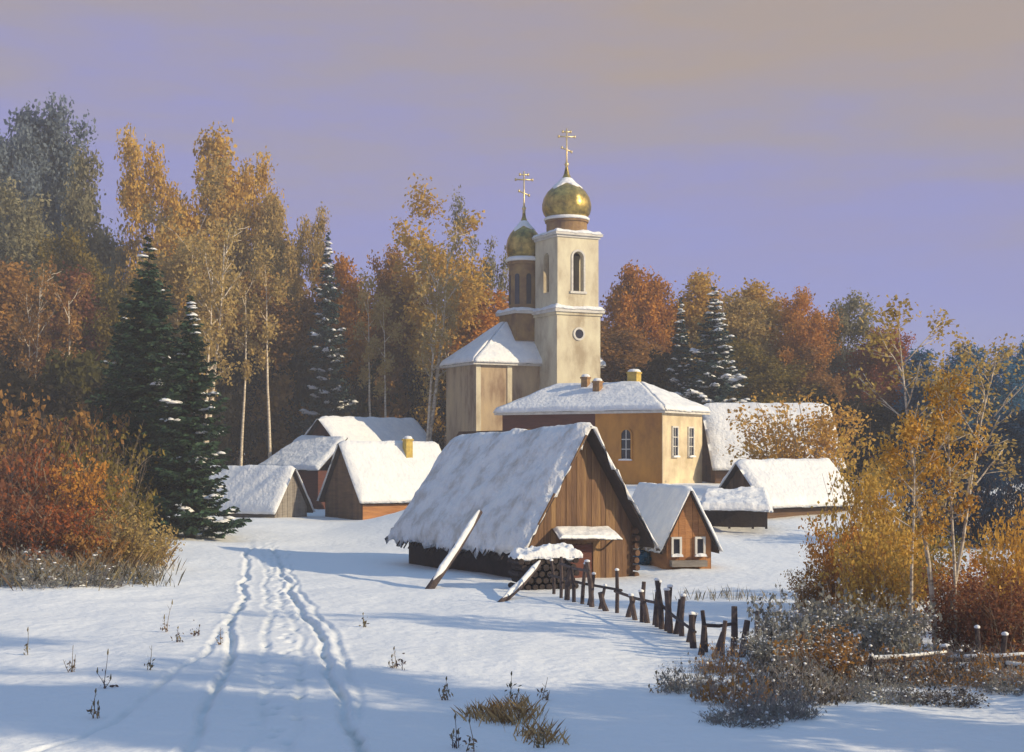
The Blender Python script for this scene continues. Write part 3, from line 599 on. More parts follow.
# ---------------------------------------------------------------- vegetation generators
def rand_unit(n, r=rng):
    v = r.normal(size=(n, 3)); return v / np.linalg.norm(v, axis=1, keepdims=True)
def leaf_quads(P, size, tint, r=rng, elong=1.4, flat=0):
    n = len(P); a = rand_unit(n, r); b = rand_unit(n, r); b = b - (a * b).sum(1, keepdims=True) * a; b /= np.linalg.norm(b, axis=1, keepdims=True)
    if flat: a[:, 2] *= (1 - flat); b[:, 2] *= (1 - flat)
    s = size * r.uniform(.55, 1.35, (n, 1)); a = a * s * elong; b = b * s
    c = np.cross(a, b) * .25 / np.maximum(size, 1e-3)
    V = np.stack([P - a, P - b * .8 + c * r.uniform(-1, 1, (n, 1)), P + a, P + b * .9], 1).reshape(-1, 3)
    return V, np.arange(4 * n).reshape(n, 4), np.repeat(tint, 4)
def limb(mb, p0, d, ln, r0, r1, n, rnd, curl=.12, up=.05, k=5):
    pts = [Vector(p0)]; d = Vector(d).normalized(); rads = [r0]
    for i in range(n):
        d = (d + Vector((rnd.uniform(-curl, curl), rnd.uniform(-curl, curl), rnd.uniform(-curl, curl) + up))).normalized()
        pts.append(pts[-1] + d * ln / n); rads.append(r0 + (r1 - r0) * (i + 1) / n)
    mb.tube(pts, rads, k); return pts
def deciduous(name, seed, H, Wd, base=.25, nl=9000, ls=.16, clump=1.1, nlimb=13, trunk_r=.16, forks=1, shape='oval', bark='bark', leaf='gold_leaf', lean=0, gap=0, soft=.42):
    """returns an Empty with children trunk and crown, at the origin"""
    rnd = random.Random(seed); r = np.random.default_rng(seed); root = empty(name); mb = MB(); tips = []
    for f in range(forks):
        a0 = rnd.uniform(0, 6.28); sp = .12 if forks > 1 else .03
        top = H * (.93 if f == 0 else rnd.uniform(.7, .88))
        tr = limb(mb, (math.cos(a0) * .12 * (f > 0), math.sin(a0) * .12 * (f > 0), -.4), (math.cos(a0) * sp + lean, math.sin(a0) * sp, 1), top, trunk_r * (1 if f == 0 else .75), trunk_r * .12, 10, rnd, .05, .06, 8)
        for i in range(nlimb):
            t = base + (1 - base) * (i + rnd.random() * .8) / nlimb; k = min(int(t * 10), 9); p = tr[k].lerp(tr[k + 1], t * 10 - k) if k < 10 else tr[-1]
            an = i * 2.4 + rnd.uniform(-.5, .5) + f
            q = (t - base) / (1 - base)
            prof = {'oval': math.sin(math.pi * (.12 + .80 * q)) ** .7, 'birch': (1 - q) ** .6 * .8 + .2, 'round': math.sqrt(max(0.05, 1 - (2 * q - .9) ** 2)), 'spread': .35 + .75 * q}[shape]
            ln = Wd / 2 * prof * rnd.uniform(.7, 1.1)
            pts = limb(mb, p, (math.cos(an), math.sin(an), .55 + .5 * q), ln * 1.15, trunk_r * .34 * (1 - .5 * q), .015, 5, rnd, .16, .06, 5)
            tips += [(pts[-1], .8), (pts[-2], 1.0), (pts[-3], .9)]
            for s_ in range(3):
                kk = rnd.randint(1, 4); a2 = an + rnd.uniform(-1.3, 1.3)
                p2 = limb(mb, pts[kk], (math.cos(a2), math.sin(a2), rnd.uniform(.1, .9)), ln * rnd.uniform(.35, .6), trunk_r * .13, .012, 3, rnd, .2, .03, 4)
                tips += [(p2[-1], .8), (p2[-2], .8)]
    tips = [t for t in tips if rnd.random() > gap]
    C_ = np.array([list(t[0]) for t in tips]); S_ = np.array([t[1] * rnd.uniform(.55, 1.25) for t in tips]) * clump
    wts = S_ ** 2; wts /= wts.sum(); pick = r.choice(len(C_), nl, p=wts)
    off = np.clip(r.normal(size=(nl, 3)), -1.9, 1.9) * soft * S_[pick][:, None] * np.array([1, 1, 1.15])
    P = C_[pick] + off; ct = r.random(len(C_))
    tint = np.clip(.55 * ct[pick] + .45 * r.random(nl), 0, 1)
    V, Q, T = leaf_quads(P, ls, tint, r)
    mb.build('trunk', M[bark], root, True, fix=False); np_mesh('crown', V, Q, T, M[leaf], root)
    root['H'] = H; root['W'] = Wd
    return root
def spruce(name, seed, H, Rb, mneed='needles', snow=.25, snow_side=0.0, ls=.34, dens=1.0):
    rnd = random.Random(seed); r = np.random.default_rng(seed); root = empty(name)
    MB().tube([(0, 0, -.5), (0, 0, H * .5), (.05, 0, H * .98)], [H * .016 + .05, H * .009 + .02, .015], 7).build('trunk', M['bark'], root, True)
    P = []; D = []; T = []; SP = []; SN = []; z = H * .05
    while z < H * .985:
        q = z / H; Rr = Rb * ((1 - q) * .8 + .2 * (1 - q) ** .5 * sst(0, .3, 1 - q)) * (.86 + .28 * rnd.random()) + .05; nb = max(4, int((5 + 8 * (1 - q)) * dens)); a0 = rnd.uniform(0, 6.28)
        for b in range(nb):
            an = a0 + b * 6.283 / nb + rnd.uniform(-.3, .3); ln = Rr * (rnd.uniform(.5, 1.05) if rnd.random() < .8 else rnd.uniform(1.05, 1.3)); tz = z + rnd.uniform(-.15, .15)
            dx_, dy_ = math.cos(an), math.sin(an); n = max(3, int(ln / .13)); tb = rnd.random()
            for i in range(n + 1):
                s = i / n; rr2 = ln * s; zz2 = tz - ln * (.42 * s - .30 * s * s * s) - .02 + (.1 * ln * s * s)
                c = np.array([dx_ * rr2, dy_ * rr2, zz2]); wd = (.16 + .26 * ln * (1 - s * .75) * .55)
                for sd_ in (-1, 1):
                    for _ in range(2):
                        side = np.array([-dy_, dx_, 0]) * sd_; e = side * rnd.uniform(.5, 1) + np.array([dx_, dy_, 0]) * rnd.uniform(.3, .9) + np.array([0, 0, rnd.uniform(-.75, .12)])
                        P.append(c); D.append(e / np.linalg.norm(e) * ls * rnd.uniform(.6, 1.3) * (.55 + wd) * (.45 + .55 * sst(0, .25, 1 - q))); T.append(.5 * tb + .5 * rnd.random())
            side_w = 1 + snow_side * dx_
            if rnd.random() < snow * side_w and q < .97:
                s0 = rnd.uniform(.35, .6); m = max(2, int(ln * 2.2))
                for i in range(m):
                    s = s0 + (1 - s0) * (i + .5) / m; rr2 = ln * s; zz2 = tz - ln * (.42 * s - .30 * s ** 3) + (.1 * ln * s * s) + .03
                    SP.append((dx_ * rr2 + rnd.uniform(-.06, .06), dy_ * rr2 + rnd.uniform(-.06, .06), zz2)); SN.append((.13 + .11 * ln * (1 - s * .6)) * rnd.uniform(.5, 1.35))
        z += (.30 + .34 * (1 - q)) * rnd.uniform(.7, 1.3)
    P = np.array(P); D = np.array(D); n = len(P)
    sd2 = np.cross(D, rand_unit(n, r)); sd2 /= np.linalg.norm(sd2, axis=1, keepdims=True); wv = sd2 * np.linalg.norm(D, axis=1, keepdims=True) * .24
    V = np.stack([P, P + D * .45 + wv, P + D, P + D * .45 - wv], 1).reshape(-1, 3)
    np_mesh('foliage', V, np.arange(4 * n).reshape(n, 4), np.repeat(np.array(T), 4), M[mneed], root)
    if SP:
        sn = MB()
        for p, s in zip(SP, SN):
            k = 7; vs = []
            for (rr3, zz3) in ((.6, -.25), (1.0, 0), (.7, .3)):
                for j in range(k):
                    a = 6.283 * j / k; w2 = s * rr3 * rnd.uniform(.75, 1.35); vs.append((p[0] + w2 * math.cos(a) * 1.25, p[1] + w2 * math.sin(a) * 1.25, p[2] + s * zz3 - .25 * w2))
            vs.append((p[0], p[1], p[2] + s * .42)); vs.append((p[0], p[1], p[2] - s * .45))
            fs = [(i * k + j, i * k + (j + 1) % k, (i + 1) * k + (j + 1) % k, (i + 1) * k + j) for i in range(2) for j in range(k)]
            fs += [(2 * k + j, 2 * k + (j + 1) % k, 3 * k) for j in range(k)] + [((j + 1) % k, j, 3 * k + 1) for j in range(k)]
            sn.add(vs, fs)
        sn.build('snow', M['roof_snow'], root, True, fix=False)
    root['H'] = H; root['W'] = Rb * 2
    return root
def shrub(name, seed, H, Wd, nst=40, nl=1500, ls=.09, leaf='brown_leaf', stem='twig', clump=.4, hollow=.2, sr=.014, snowb=0, up=.9, elong=1.4):
    rnd = random.Random(seed); r = np.random.default_rng(seed); root = empty(name); mb = MB(); pts = []
    for i in range(nst):
        an = rnd.uniform(0, 6.28); ra = math.sqrt(rnd.random()); b = (math.cos(an) * ra * Wd * .22, math.sin(an) * ra * Wd * .22, -.15)
        d = (math.cos(an) * ra * Wd * .5 / H, math.sin(an) * ra * Wd * .5 / H, up)
        q = limb(mb, b, d, H * rnd.uniform(.6, 1.12) * (1 - .3 * ra), sr * rnd.uniform(.8, 1.5), sr * .3, 6, rnd, .16, .02, 4); pts += [p for p in q[2:]]
        for s in range(5):
            k = rnd.randint(1, 5); a2 = rnd.uniform(0, 6.28)
            q2 = limb(mb, q[k], (math.cos(a2), math.sin(a2), rnd.uniform(.1, 1.1)), H * rnd.uniform(.15, .34), sr * .6, sr * .2, 3, rnd, .25, .02, 3); pts += q2[1:]
    # per-stem tint
    st = mb.build('stems', M[stem], root, False, fix=False)
    if nl:
        C_ = np.array([list(p) for p in pts]); keep = r.random(len(C_)) > hollow; C_ = C_[keep]; pick = r.integers(0, len(C_), nl); ct = r.random(len(C_))
        P = C_[pick] + rand_unit(nl, r) * r.random((nl, 1)) ** .6 * clump * .5; P[:, 2] = np.maximum(P[:, 2], .05)
        V, Q, T = leaf_quads(P, ls, np.clip(.5 * ct[pick] + .5 * r.random(nl), 0, 1), r, elong); np_mesh('leaves', V, Q, T, M[leaf], root)
    if snowb:
        sn = MB()
        for i in range(snowb):
            p = rnd.choice(pts); s = rnd.uniform(.02, .06); k = 6
            sn.add([(p.x + s * q3 * math.cos(6.283 * j / k) * rnd.uniform(.8, 1.3), p.y + s * q3 * math.sin(6.283 * j / k), p.z + s * z3) for q3, z3 in ((.7, -.2), (1, 0), (.6, .35)) for j in range(k)] + [(p.x, p.y, p.z + s * .45)],
                   [(i2 * k + j, i2 * k + (j + 1) % k, (i2 + 1) * k + (j + 1) % k, (i2 + 1) * k + j) for i2 in range(2) for j in range(k)] + [(2 * k + j, 2 * k + (j + 1) % k, 3 * k) for j in range(k)] + [tuple(range(k))[::-1]])
        sn.build('snow', M['roof_snow'], root, True, fix=False)
    root['H'] = H; root['W'] = Wd
    return root
def copy_thing(src, leafm=None, barkm=None, name=None):
    r0 = src.copy(); COL.objects.link(r0)
    if name: r0.name = name
    for c in src.children:
        k = c.copy(); COL.objects.link(k); k.parent = r0
        mm = leafm if c.name.split('.')[0] in ('crown', 'leaves') else (barkm if c.name.split('.')[0] == 'trunk' else None)
        if mm:
            k.material_slots[0].link = 'OBJECT'; k.material_slots[0].material = M[mm]
    return r0
USED = set()
def place(src, x, y, h, wd, rz, label, cat, group=None, leafm=None, barkm=None, z=None, name=None):
    if src.name in USED: o = copy_thing(src, leafm, barkm, name)
    else:
        o = src; USED.add(src.name)
        for c in o.children:
            mm = leafm if c.name.split('.')[0] in ('crown', 'leaves') else (barkm if c.name.split('.')[0] == 'trunk' else None)
            if mm: c.material_slots[0].link = 'OBJECT'; c.material_slots[0].material = M[mm]
    o.location = (x, y, G(x, y) if z is None else z); o.rotation_euler = (0, 0, rz)
    o.scale = (wd / o['W'], wd / o['W'], h / o['H']); tag(o, label, cat, group); return o

# ---------------------------------------------------------------- forest
print('forest')
TB = [deciduous('tree', 101, 22, 8.5, .2, 26000, .125, 1.6, 18, .2, shape='oval', forks=2),
      deciduous('tree', 102, 22, 8.0, .16, 28000, .125, 1.7, 16, .2, shape='round', forks=3),
      deciduous('tree', 103, 22, 7.5, .22, 24000, .125, 1.45, 18, .17, shape='birch', forks=3),
      deciduous('tree', 104, 22, 9.0, .3, 17000, .13, 1.35, 14, .22, shape='spread', forks=3, gap=.15)]
FOREST = [  # px centre, top py, distance, width px, variant, leaf, bark, label
 (12, 85, 172, 95, 1, 'hazed_slate_leaf', 'bark', 'tallest grey-blue tree in the top left corner of the wood'),
 (52, 108, 176, 85, 0, 'hazed_slate_leaf', 'bark', 'grey-blue tree second from the left edge, its top just lower than its neighbour'),
 (-18, 120, 165, 80, 0, 'hazed_slate_leaf', 'bark', 'grey-blue tree cut by the left edge of the picture'),
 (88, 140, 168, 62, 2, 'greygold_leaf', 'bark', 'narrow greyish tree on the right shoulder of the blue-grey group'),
 (30, 190, 150, 90, 0, 'greygold_leaf', 'bark', 'dull olive-grey tree in front of the tall blue-grey trees'),
 (82, 215, 146, 70, 1, 'olive_leaf', 'bark', 'olive tree with drooping outline left of the sky gap'),
 (5, 250, 132, 95, 1, 'brown_leaf', 'pale_bark', 'brown tree low at the left edge over the thicket'),
 (60, 262, 128, 85, 2, 'rust_leaf', 'pale_bark', 'rust-brown tree low at left above the orange thicket'),
 (108, 285, 128, 60, 0, 'olive_leaf', 'bark', 'olive-brown tree directly behind the tall dark spruce'),
 (130, 240, 160, 46, 2, 'greygold_leaf', 'bark', 'short pale grey tree in the gap between the grey and golden woods'),
 (163, 132, 158, 62, 0, 'gold_leaf', 'birch', 'golden birch at the left of the tallest golden group'),
 (205, 113, 160, 78, 2, 'gold_leaf', 'birch', 'tallest golden birch, its pointed top highest of the golden trees'),
 (238, 150, 163, 60, 0, 'gold_leaf', 'birch', 'golden birch just right of the tallest golden birch'),
 (182, 210, 140, 95, 3, 'dull_gold', 'birch', 'dull gold birch with bare white limbs above the snowy spruce'),
 (272, 178, 158, 52, 1, 'dull_gold', 'birch', 'dull gold tree with a rounded top left of the slim snowy spruce'),
 (298, 208, 155, 44, 0, 'dull_gold', 'birch', 'small dull gold tree at the end of the golden group'),
 (245, 262, 150, 95, 1, 'brown_leaf', 'birch', 'brown tree with a pale trunk under the golden birches'),
 (295, 290, 150, 60, 2, 'brown_leaf', 'birch', 'brown tree beside the slim snowy spruce on its left'),
 (352, 243, 150, 62, 1, 'orange_leaf', 'birch', 'rounded russet tree just right of the slim snowy spruce'),
 (392, 242, 153, 58, 0, 'brown_leaf', 'birch', 'russet-brown tree midway between slim spruce and big airy birch'),
 (375, 285, 152, 84, 2, 'brown_leaf', 'birch', 'brown tree with thin pale trunk in front of the russet pair'),
 (440, 215, 146, 98, 3, 'gold_leaf', 'birch', 'big airy golden birch with white limbs left of the church'),
 (480, 235, 150, 50, 3, 'greygold_leaf', 'birch', 'thin greyish birch between the airy golden birch and the domes'),
 (462, 275, 148, 82, 1, 'orange_leaf', 'birch', 'bright orange tree above the church nave roof'),
 (418, 300, 150, 60, 0, 'brown_leaf', 'pale_bark', 'low brown tree under the big airy birch'),
 (505, 300, 148, 40, 0, 'dull_gold', 'bark', 'dull tree peeping out left of the smaller dome'),
 (622, 253, 150, 56, 1, 'orange_leaf', 'bark', 'orange tree right against the bell tower'),
 (652, 262, 148, 58, 1, 'orange_leaf', 'bark', 'orange tree second to the right of the bell tower'),
 (640, 320, 142, 80, 1, 'brown_leaf', 'bark', 'dark brown tree low behind the house roof chimneys'),
 (694, 262, 152, 68, 1, 'gold_leaf', 'bark', 'gold tree rising behind the pair of snowy spruces'),
 (728, 285, 146, 68, 1, 'dull_gold', 'bark', 'dull gold tree just right of the snowy spruces'),
 (768, 270, 152, 82, 1, 'gold_leaf', 'bark', 'broad olive-gold tree above the long pale roof'),
 (797, 285, 146, 58, 0, 'orange_leaf', 'bark', 'bright orange-gold tree on the right of the broad olive-gold one'),
 (757, 335, 140, 84, 0, 'olive_leaf', 'bark', 'low olive tree directly above the long pale roof'),
 (838, 296, 152, 62, 0, 'greygold_leaf', 'bark', 'greyish tan tree where the wood begins to step down at right'),
 (822, 340, 142, 60, 2, 'brown_leaf', 'bark', 'brown tree between the orange and red trees'),
 (868, 320, 148, 58, 1, 'red_leaf', 'bark', 'red-brown tree left of the reddest one'),
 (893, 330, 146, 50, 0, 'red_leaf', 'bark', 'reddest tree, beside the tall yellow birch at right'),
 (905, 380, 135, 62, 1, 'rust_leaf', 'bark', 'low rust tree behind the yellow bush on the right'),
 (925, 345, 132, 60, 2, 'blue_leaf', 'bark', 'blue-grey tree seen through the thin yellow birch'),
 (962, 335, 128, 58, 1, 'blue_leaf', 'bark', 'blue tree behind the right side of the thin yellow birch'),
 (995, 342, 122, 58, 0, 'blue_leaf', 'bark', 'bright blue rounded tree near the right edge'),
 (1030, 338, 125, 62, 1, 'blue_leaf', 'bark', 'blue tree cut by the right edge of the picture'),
 (940, 420, 105, 64, 1, 'navy_leaf', 'bark', 'dark navy tree behind the birch trunks'),
 (985, 425, 102, 68, 0, 'navy_leaf', 'bark', 'dark navy tree right of the birch trunks'),
 (1030, 405, 104, 60, 1, 'navy_leaf', 'bark', 'dark navy tree low at the right edge'),
]
for i, (px, top, Y, wp_, k, lf, bk, lab) in enumerate(FOREST):
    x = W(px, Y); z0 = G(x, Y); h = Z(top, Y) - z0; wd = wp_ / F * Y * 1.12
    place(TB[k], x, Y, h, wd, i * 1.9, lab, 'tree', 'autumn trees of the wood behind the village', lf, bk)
# dark understory along the foot of the wood
US = [deciduous('undergrowth_tree', 120, 10, 6.5, .05, 6500, .17, 1.1, 12, .1, shape='round', leaf='dark_leaf'), deciduous('undergrowth_tree', 121, 10, 6, .05, 6500, .17, 1.1, 12, .1, shape='oval', leaf='dark_leaf', forks=2)]
names = ['first', 'second', 'third', 'fourth', 'fifth', 'sixth', 'seventh', 'eighth', 'ninth', 'tenth', 'eleventh', 'twelfth', 'thirteenth', 'fourteenth', 'fifteenth', 'sixteenth', 'seventeenth', 'eighteenth']
BX = deciduous('bare_birch', 150, 20, 6.5, .45, 2600, .12, 1.3, 9, .30, shape='spread', forks=2, gap=.5, leaf='dull_gold', bark='birch')
BY = deciduous('bare_birch', 151, 20, 4.5, .6, 1500, .12, 1.2, 7, .22, shape='spread', forks=1, gap=.5, leaf='dull_gold', bark='birch')
for i, (px, top, Y, wp2, k, lab) in enumerate([(200, 215, 128, 60, 0, 'nearly bare birch with white forking limbs above the snowy-sided spruce'), (271, 250, 135, 40, 1, 'thin bare birch trunk in the brown wood left of the slim spruce'),
        (240, 270, 134, 36, 1, 'thin bare birch trunk right of the white forking birch'), (422, 222, 134, 60, 0, 'nearly bare birch with white limbs left of the church nave'), (388, 300, 137, 36, 1, 'short bare birch trunk between the slim spruce and the white-limbed birch'),
        (62, 280, 118, 44, 1, 'pale bare trunk leaning in the rusty trees at far left'), (22, 262, 120, 46, 0, 'pale forked bare tree nearest the left edge'), (372, 280, 138, 34, 1, 'bare birch trunk just right of the slim spruce')]):
    x = W(px, Y); h = Z(top, Y) - G(x, Y); place((BX, BY)[k], x, Y, h, wp2 / F * Y * 1.1, i * 2.1 + .6, lab, 'birch', 'bare pale birches in the wood', 'brown_leaf' if px < 100 else 'dull_gold', 'white_bark')
under = [(-10, 352, 118), (30, 372, 112), (75, 352, 116), (118, 365, 118), (160, 352, 122), (205, 362, 138), (238, 350, 142), (270, 364, 144), (306, 352, 146), (338, 366, 148), (372, 360, 148), (405, 352, 147), (432, 362, 146), (655, 356, 137), (690, 372, 137), (838, 395, 130), (872, 405, 126), (905, 425, 122)]
for i, (px, top, Y) in enumerate(under):
    x = W(px, Y); h = Z(top, Y) - G(x, Y)
    side = 'from the left' if px < 500 else 'right of tower'
    place(US[i % 2], x, Y, h, 7.2, i * 2.3, f'dark undergrowth tree at the foot of the wood, {names[i] if px < 500 else names[i-13]} {side}', 'tree', 'dark undergrowth trees', ['dark_leaf', 'dark_leaf', 'green_leaf', 'brown_leaf'][i % 4] if i % 3 else 'dark_leaf', 'bark')
# far wood that closes the gaps between trunks: one mass
r2 = np.random.default_rng(55); PP = []; TT = []
for k in range(230):
    px = r2.uniform(-260, 1280); Y = r2.uniform(172, 215); x = W(px, Y)
    lim = np.interp(px, [-260, 0, 110, 130, 160, 300, 330, 480, 520, 600, 820, 900, 1024, 1280], [200, 210, 260, 300, 235, 265, 300, 320, 330, 320, 335, 370, 385, 330])
    z1 = Z(lim + r2.uniform(0, 60), Y); n = 900; c = np.array([x, Y, 0])
    zz_ = r2.uniform(2, z1, n); rr3 = 3.6 * np.sqrt(np.clip((z1 - zz_) / 6, .02, 1)); an = r2.uniform(0, 6.28, n); q = np.sqrt(r2.random(n))
    PP.append(np.stack([x + rr3 * q * np.cos(an), Y + rr3 * q * np.sin(an), zz_], 1)); TT.append(np.clip(r2.random() * .6 + .4 * r2.random(n), 0, 1))
PP = np.concatenate(PP); TT = np.concatenate(TT); V, Q, T = leaf_quads(PP, .36, TT, r2)
fo = np_mesh('far_wood', V, Q, T, M['brown_leaf']); tag(fo, 'brown mass of the deeper wood closing the gaps behind the front trees', 'wood', kind='stuff')

# ---------------------------------------------------------------- spruces
print('spruces')
def sp(src, px, base_py, top, Y, wpx, rz, lab, group=None, name=None):
    x = W(px, Y); z0 = G(x, Y); h = Z(top, Y) - z0; place(src, x, Y, h, wpx / F * Y, rz, lab, 'spruce', group, z=z0, name=name)
s1 = spruce('spruce', 201, 18, 3.6, snow=.025, snow_side=.9, ls=.46, dens=1.6); s2 = spruce('spruce', 202, 15, 2.5, snow=.20, snow_side=.85, ls=.44, dens=1.5)
s3 = spruce('spruce', 203, 17, 2.3, 'blue_needles', snow=.26, ls=.42, dens=1.4); s4 = spruce('spruce', 204, 14, 3.2, 'blue_needles', snow=.5, snow_side=.35, ls=.42, dens=1.4)
sp(s1, 148, 548, 232, 88, 150, .4, 'tallest dark green spruce with hardly any snow, left of the lane', 'spruces')
sp(s2, 190, 545, 290, 83, 102, 1.0, 'dark spruce with snow on its right side, in front of the tallest spruce', 'spruces')
sp(s3, 328, 440, 230, 142, 62, 2.0, 'slim snowy spruce standing alone before the brown wood', 'spruces')
sp(s4, 714, 400, 284, 128, 104, 0.0, 'broad spruce thick with snow above the house roof', 'spruces')
sp(s3, 681, 400, 296, 131, 50, 1.1, 'narrower spruce at the left of the snow-laden pair above the house', 'spruces')
sp(s1, 122, 545, 300, 96, 90, 2.2, 'dark spruce half hidden at the left of the tallest spruce', 'spruces')

# ---------------------------------------------------------------- left thicket
print('thicket')
lbs = [shrub('bush', 301, 3.2, 3.6, 70, 4600, .055, 'rust_leaf', 'twig', .55, .6, .018), shrub('bush', 302, 2.6, 3.4, 80, 3800, .052, 'orange_leaf', 'pale_bark', .5, .6, .014)]
TH = [(-8, 566, 3.9, 4.2, 0, 'rust_leaf', 'rust bush cut by the left edge at the thicket front'), (22, 568, 3.6, 4.0, 1, 'rust_leaf', 'second rust bush from the left edge in the thicket front'),
      (55, 570, 3.4, 3.8, 0, 'red_leaf', 'reddish bush in the middle of the thicket front'), (86, 572, 3.1, 3.6, 1, 'brown_leaf', 'brown bush just right of the reddish one in the thicket'),
      (114, 570, 3.0, 3.4, 0, 'dull_gold', 'tan bush with dry grass at the thicket front'), (142, 566, 2.5, 3.0, 1, 'dull_gold', 'tan bush ending the thicket below the dark spruces'),
      (5, 548, 6.0, 5.0, 0, 'rust_leaf', 'tall rust bush at the back left of the thicket'), (42, 548, 6.0, 4.6, 1, 'red_leaf', 'tall red bush at the back of the thicket'),
      (78, 549, 5.3, 4.6, 0, 'orange_leaf', 'tall orange bush left of the spruces, behind the reddish bush'), (108, 550, 4.3, 4.2, 1, 'olive_leaf', 'olive bush tucked against the dark spruce on its left')]
TH += [(-5, 535, 9.5, 7.5, 0, 'brown_leaf', 'very tall brown bush at the left edge behind the thicket'), (36, 534, 8.4, 6.5, 1, 'rust_leaf', 'very tall rust bush behind the reddish thicket bushes'), (72, 535, 9.0, 6.5, 0, 'brown_leaf', 'very tall brown bush between the thicket and the wood'), (104, 538, 7.6, 5.5, 1, 'olive_leaf', 'very tall olive bush touching the dark spruces')]
for i, (px, py, h, wd, k, lf, lab) in enumerate(TH):
    x, y = ground_at(px, py); place(lbs[k], x, y, h, wd, i * 1.3, lab, 'bush', 'bushes of the left thicket', lf)
# dry grass fringe at the foot of the thicket (uncountable)
def grass(name, pts, h, n, m, label, width=.03, lean=.5, spread=(.6, .4)):
    r = np.random.default_rng(len(pts) * 7 + n); V = []; T = []
    P = np.array(pts)
    k = r.integers(0, len(P), n); x = P[k, 0] + r.normal(0, spread[0], n); y = P[k, 1] + r.normal(0, spread[1], n); z = g(x, y) - .05
    hh = h * r.uniform(.4, 1.15, n); an = r.uniform(0, 6.28, n); ln = r.uniform(.1, lean, n) * hh
    ex, ey = np.cos(an) * ln, np.sin(an) * ln; wa = r.uniform(0, 3.14, n); wx2, wy2 = np.cos(wa) * width, np.sin(wa) * width
    V = np.stack([np.stack([x - wx2, y - wy2, z], 1), np.stack([x + wx2, y + wy2, z], 1), np.stack([x + ex * .45 + wx2 * .6, y + ey * .45 + wy2 * .6, z + hh * .6], 1), np.stack([x + ex, y + ey, z + hh], 1)], 1).reshape(-1, 3)
    o = np_mesh(name, V, np.arange(4 * n).reshape(n, 4), np.repeat(r.random(n), 4), M[m]); tag(o, label, 'dry grass', kind='stuff'); return o
pts = [ground_at(px, 568 + 9 * math.sin(px * 1.7)) for px in range(-20, 150, 4)]
grass('dry_grass', pts, 1.0, 1500, 'straw', 'tan and rusty dry grass fringing the left thicket', .018, .9, (.6, 1.3))
grass('dry_grass', [ground_at(px, 578 + 7 * math.sin(px * 1.3)) for px in range(-20, 160, 4)], .75, 900, 'weed', 'dark weed stalks poking from the snow before the left thicket', .018, .9, (.5, .5))

# ---------------------------------------------------------------- right side bushes and birches
print('right')
ya = shrub('bush', 311, 4.2, 3.2, 34, 7000, .048, 'amber_leaf', 'pale_bark', .8, .45, .02, elong=1.3)
yb = shrub('bush', 312, 3.0, 3.0, 44, 6500, .045, 'orange_leaf', 'pale_bark', .7, .45, .014)
yc = shrub('bush', 313, 2.0, 2.8, 60, 1500, .055, 'sage_leaf', 'grey_twig', .35, .3, .012, snowb=420)
def topbush(src, px, top, base, wpx, rz, lf, lab, grp='bushes on the right bank', bk=None):
    x, y = ground_at(px, base); z0 = G(x, y); place(src, x, y, Z(top, y) - z0, wpx / F * y, rz, lab, 'bush', grp, lf, z=z0)
x = W(800, 101.5); z0 = G(x, 101.5); place(ya, x, 101.5, Z(374, 101.5) - z0, 104 / F * 101.5, .3, 'bright amber tree-like bush whose top covers the long pale roof', 'bush', 'bushes on the right bank', 'amber_leaf', z=z0)
topbush(ya, 872, 405, 612, 80, 1.9, 'gold_leaf', 'tall golden bush between the snowy shed and the birch trunks')
topbush(yb, 846, 505, 618, 70, 1.0, 'orange_leaf', 'orange bush at the sunny end of the right bank')
topbush(yb, 885, 500, 628, 90, 2.0, 'gold_leaf', 'yellow-ochre bush left of the birch trunks')
topbush(yb, 910, 500, 600, 90, 3.0, 'olive_leaf', 'olive-gold bush behind the birch trunks on their left')
topbush(yb, 990, 540, 622, 96, 4.0, 'orange_leaf', 'orange bush right of the birch trunks')
topbush(yb, 1024, 480, 640, 84, 5.0, 'amber_leaf', 'amber bush on the right edge of the picture')
topbush(yb, 965, 560, 650, 86, .5, 'rust_leaf', 'low rust bush in front of the birch trunks')
topbush(yb, 1012, 565, 660, 90, 1.5, 'rust_leaf', 'low rust bush in the right corner above the rail fence')
topbush(yc, 792, 572, 662, 84, .0, 'sage_leaf', 'grey snowy bush behind the tumbledown stakes')
topbush(yc, 845, 570, 656, 96, 1.2, 'sage_leaf', 'grey snowy bush in the middle of the right bank')
topbush(yc, 893, 578, 662, 84, 2.4, 'sage_leaf', 'grey snowy bush nearest the birch trunks')
topbush(yc, 765, 610, 670, 66, 3.1, 'sage_leaf', 'small grey bush leaning over the tumbledown stakes')
topbush(yc, 822, 612, 682, 90, 4.1, 'brown_leaf', 'brownish low bush above the rail fence on its left end')
topbush(yb, 815, 555, 615, 44, 4.1, 'brown_leaf', 'small brown bush at the edge of the sunny snow')
for px_, top_, b_, lab in ((925, 455, 548, 'dark blue-black bush behind the birch trunks'), (968, 450, 546, 'dark blue-black bush right of the tall birch trunks'), (1012, 452, 548, 'dark blue-black bush at the right edge behind the amber bush')):
    topbush(lbs[0], px_, top_, b_, 64, px_, 'navy_leaf', lab, 'dark bushes behind the birches')
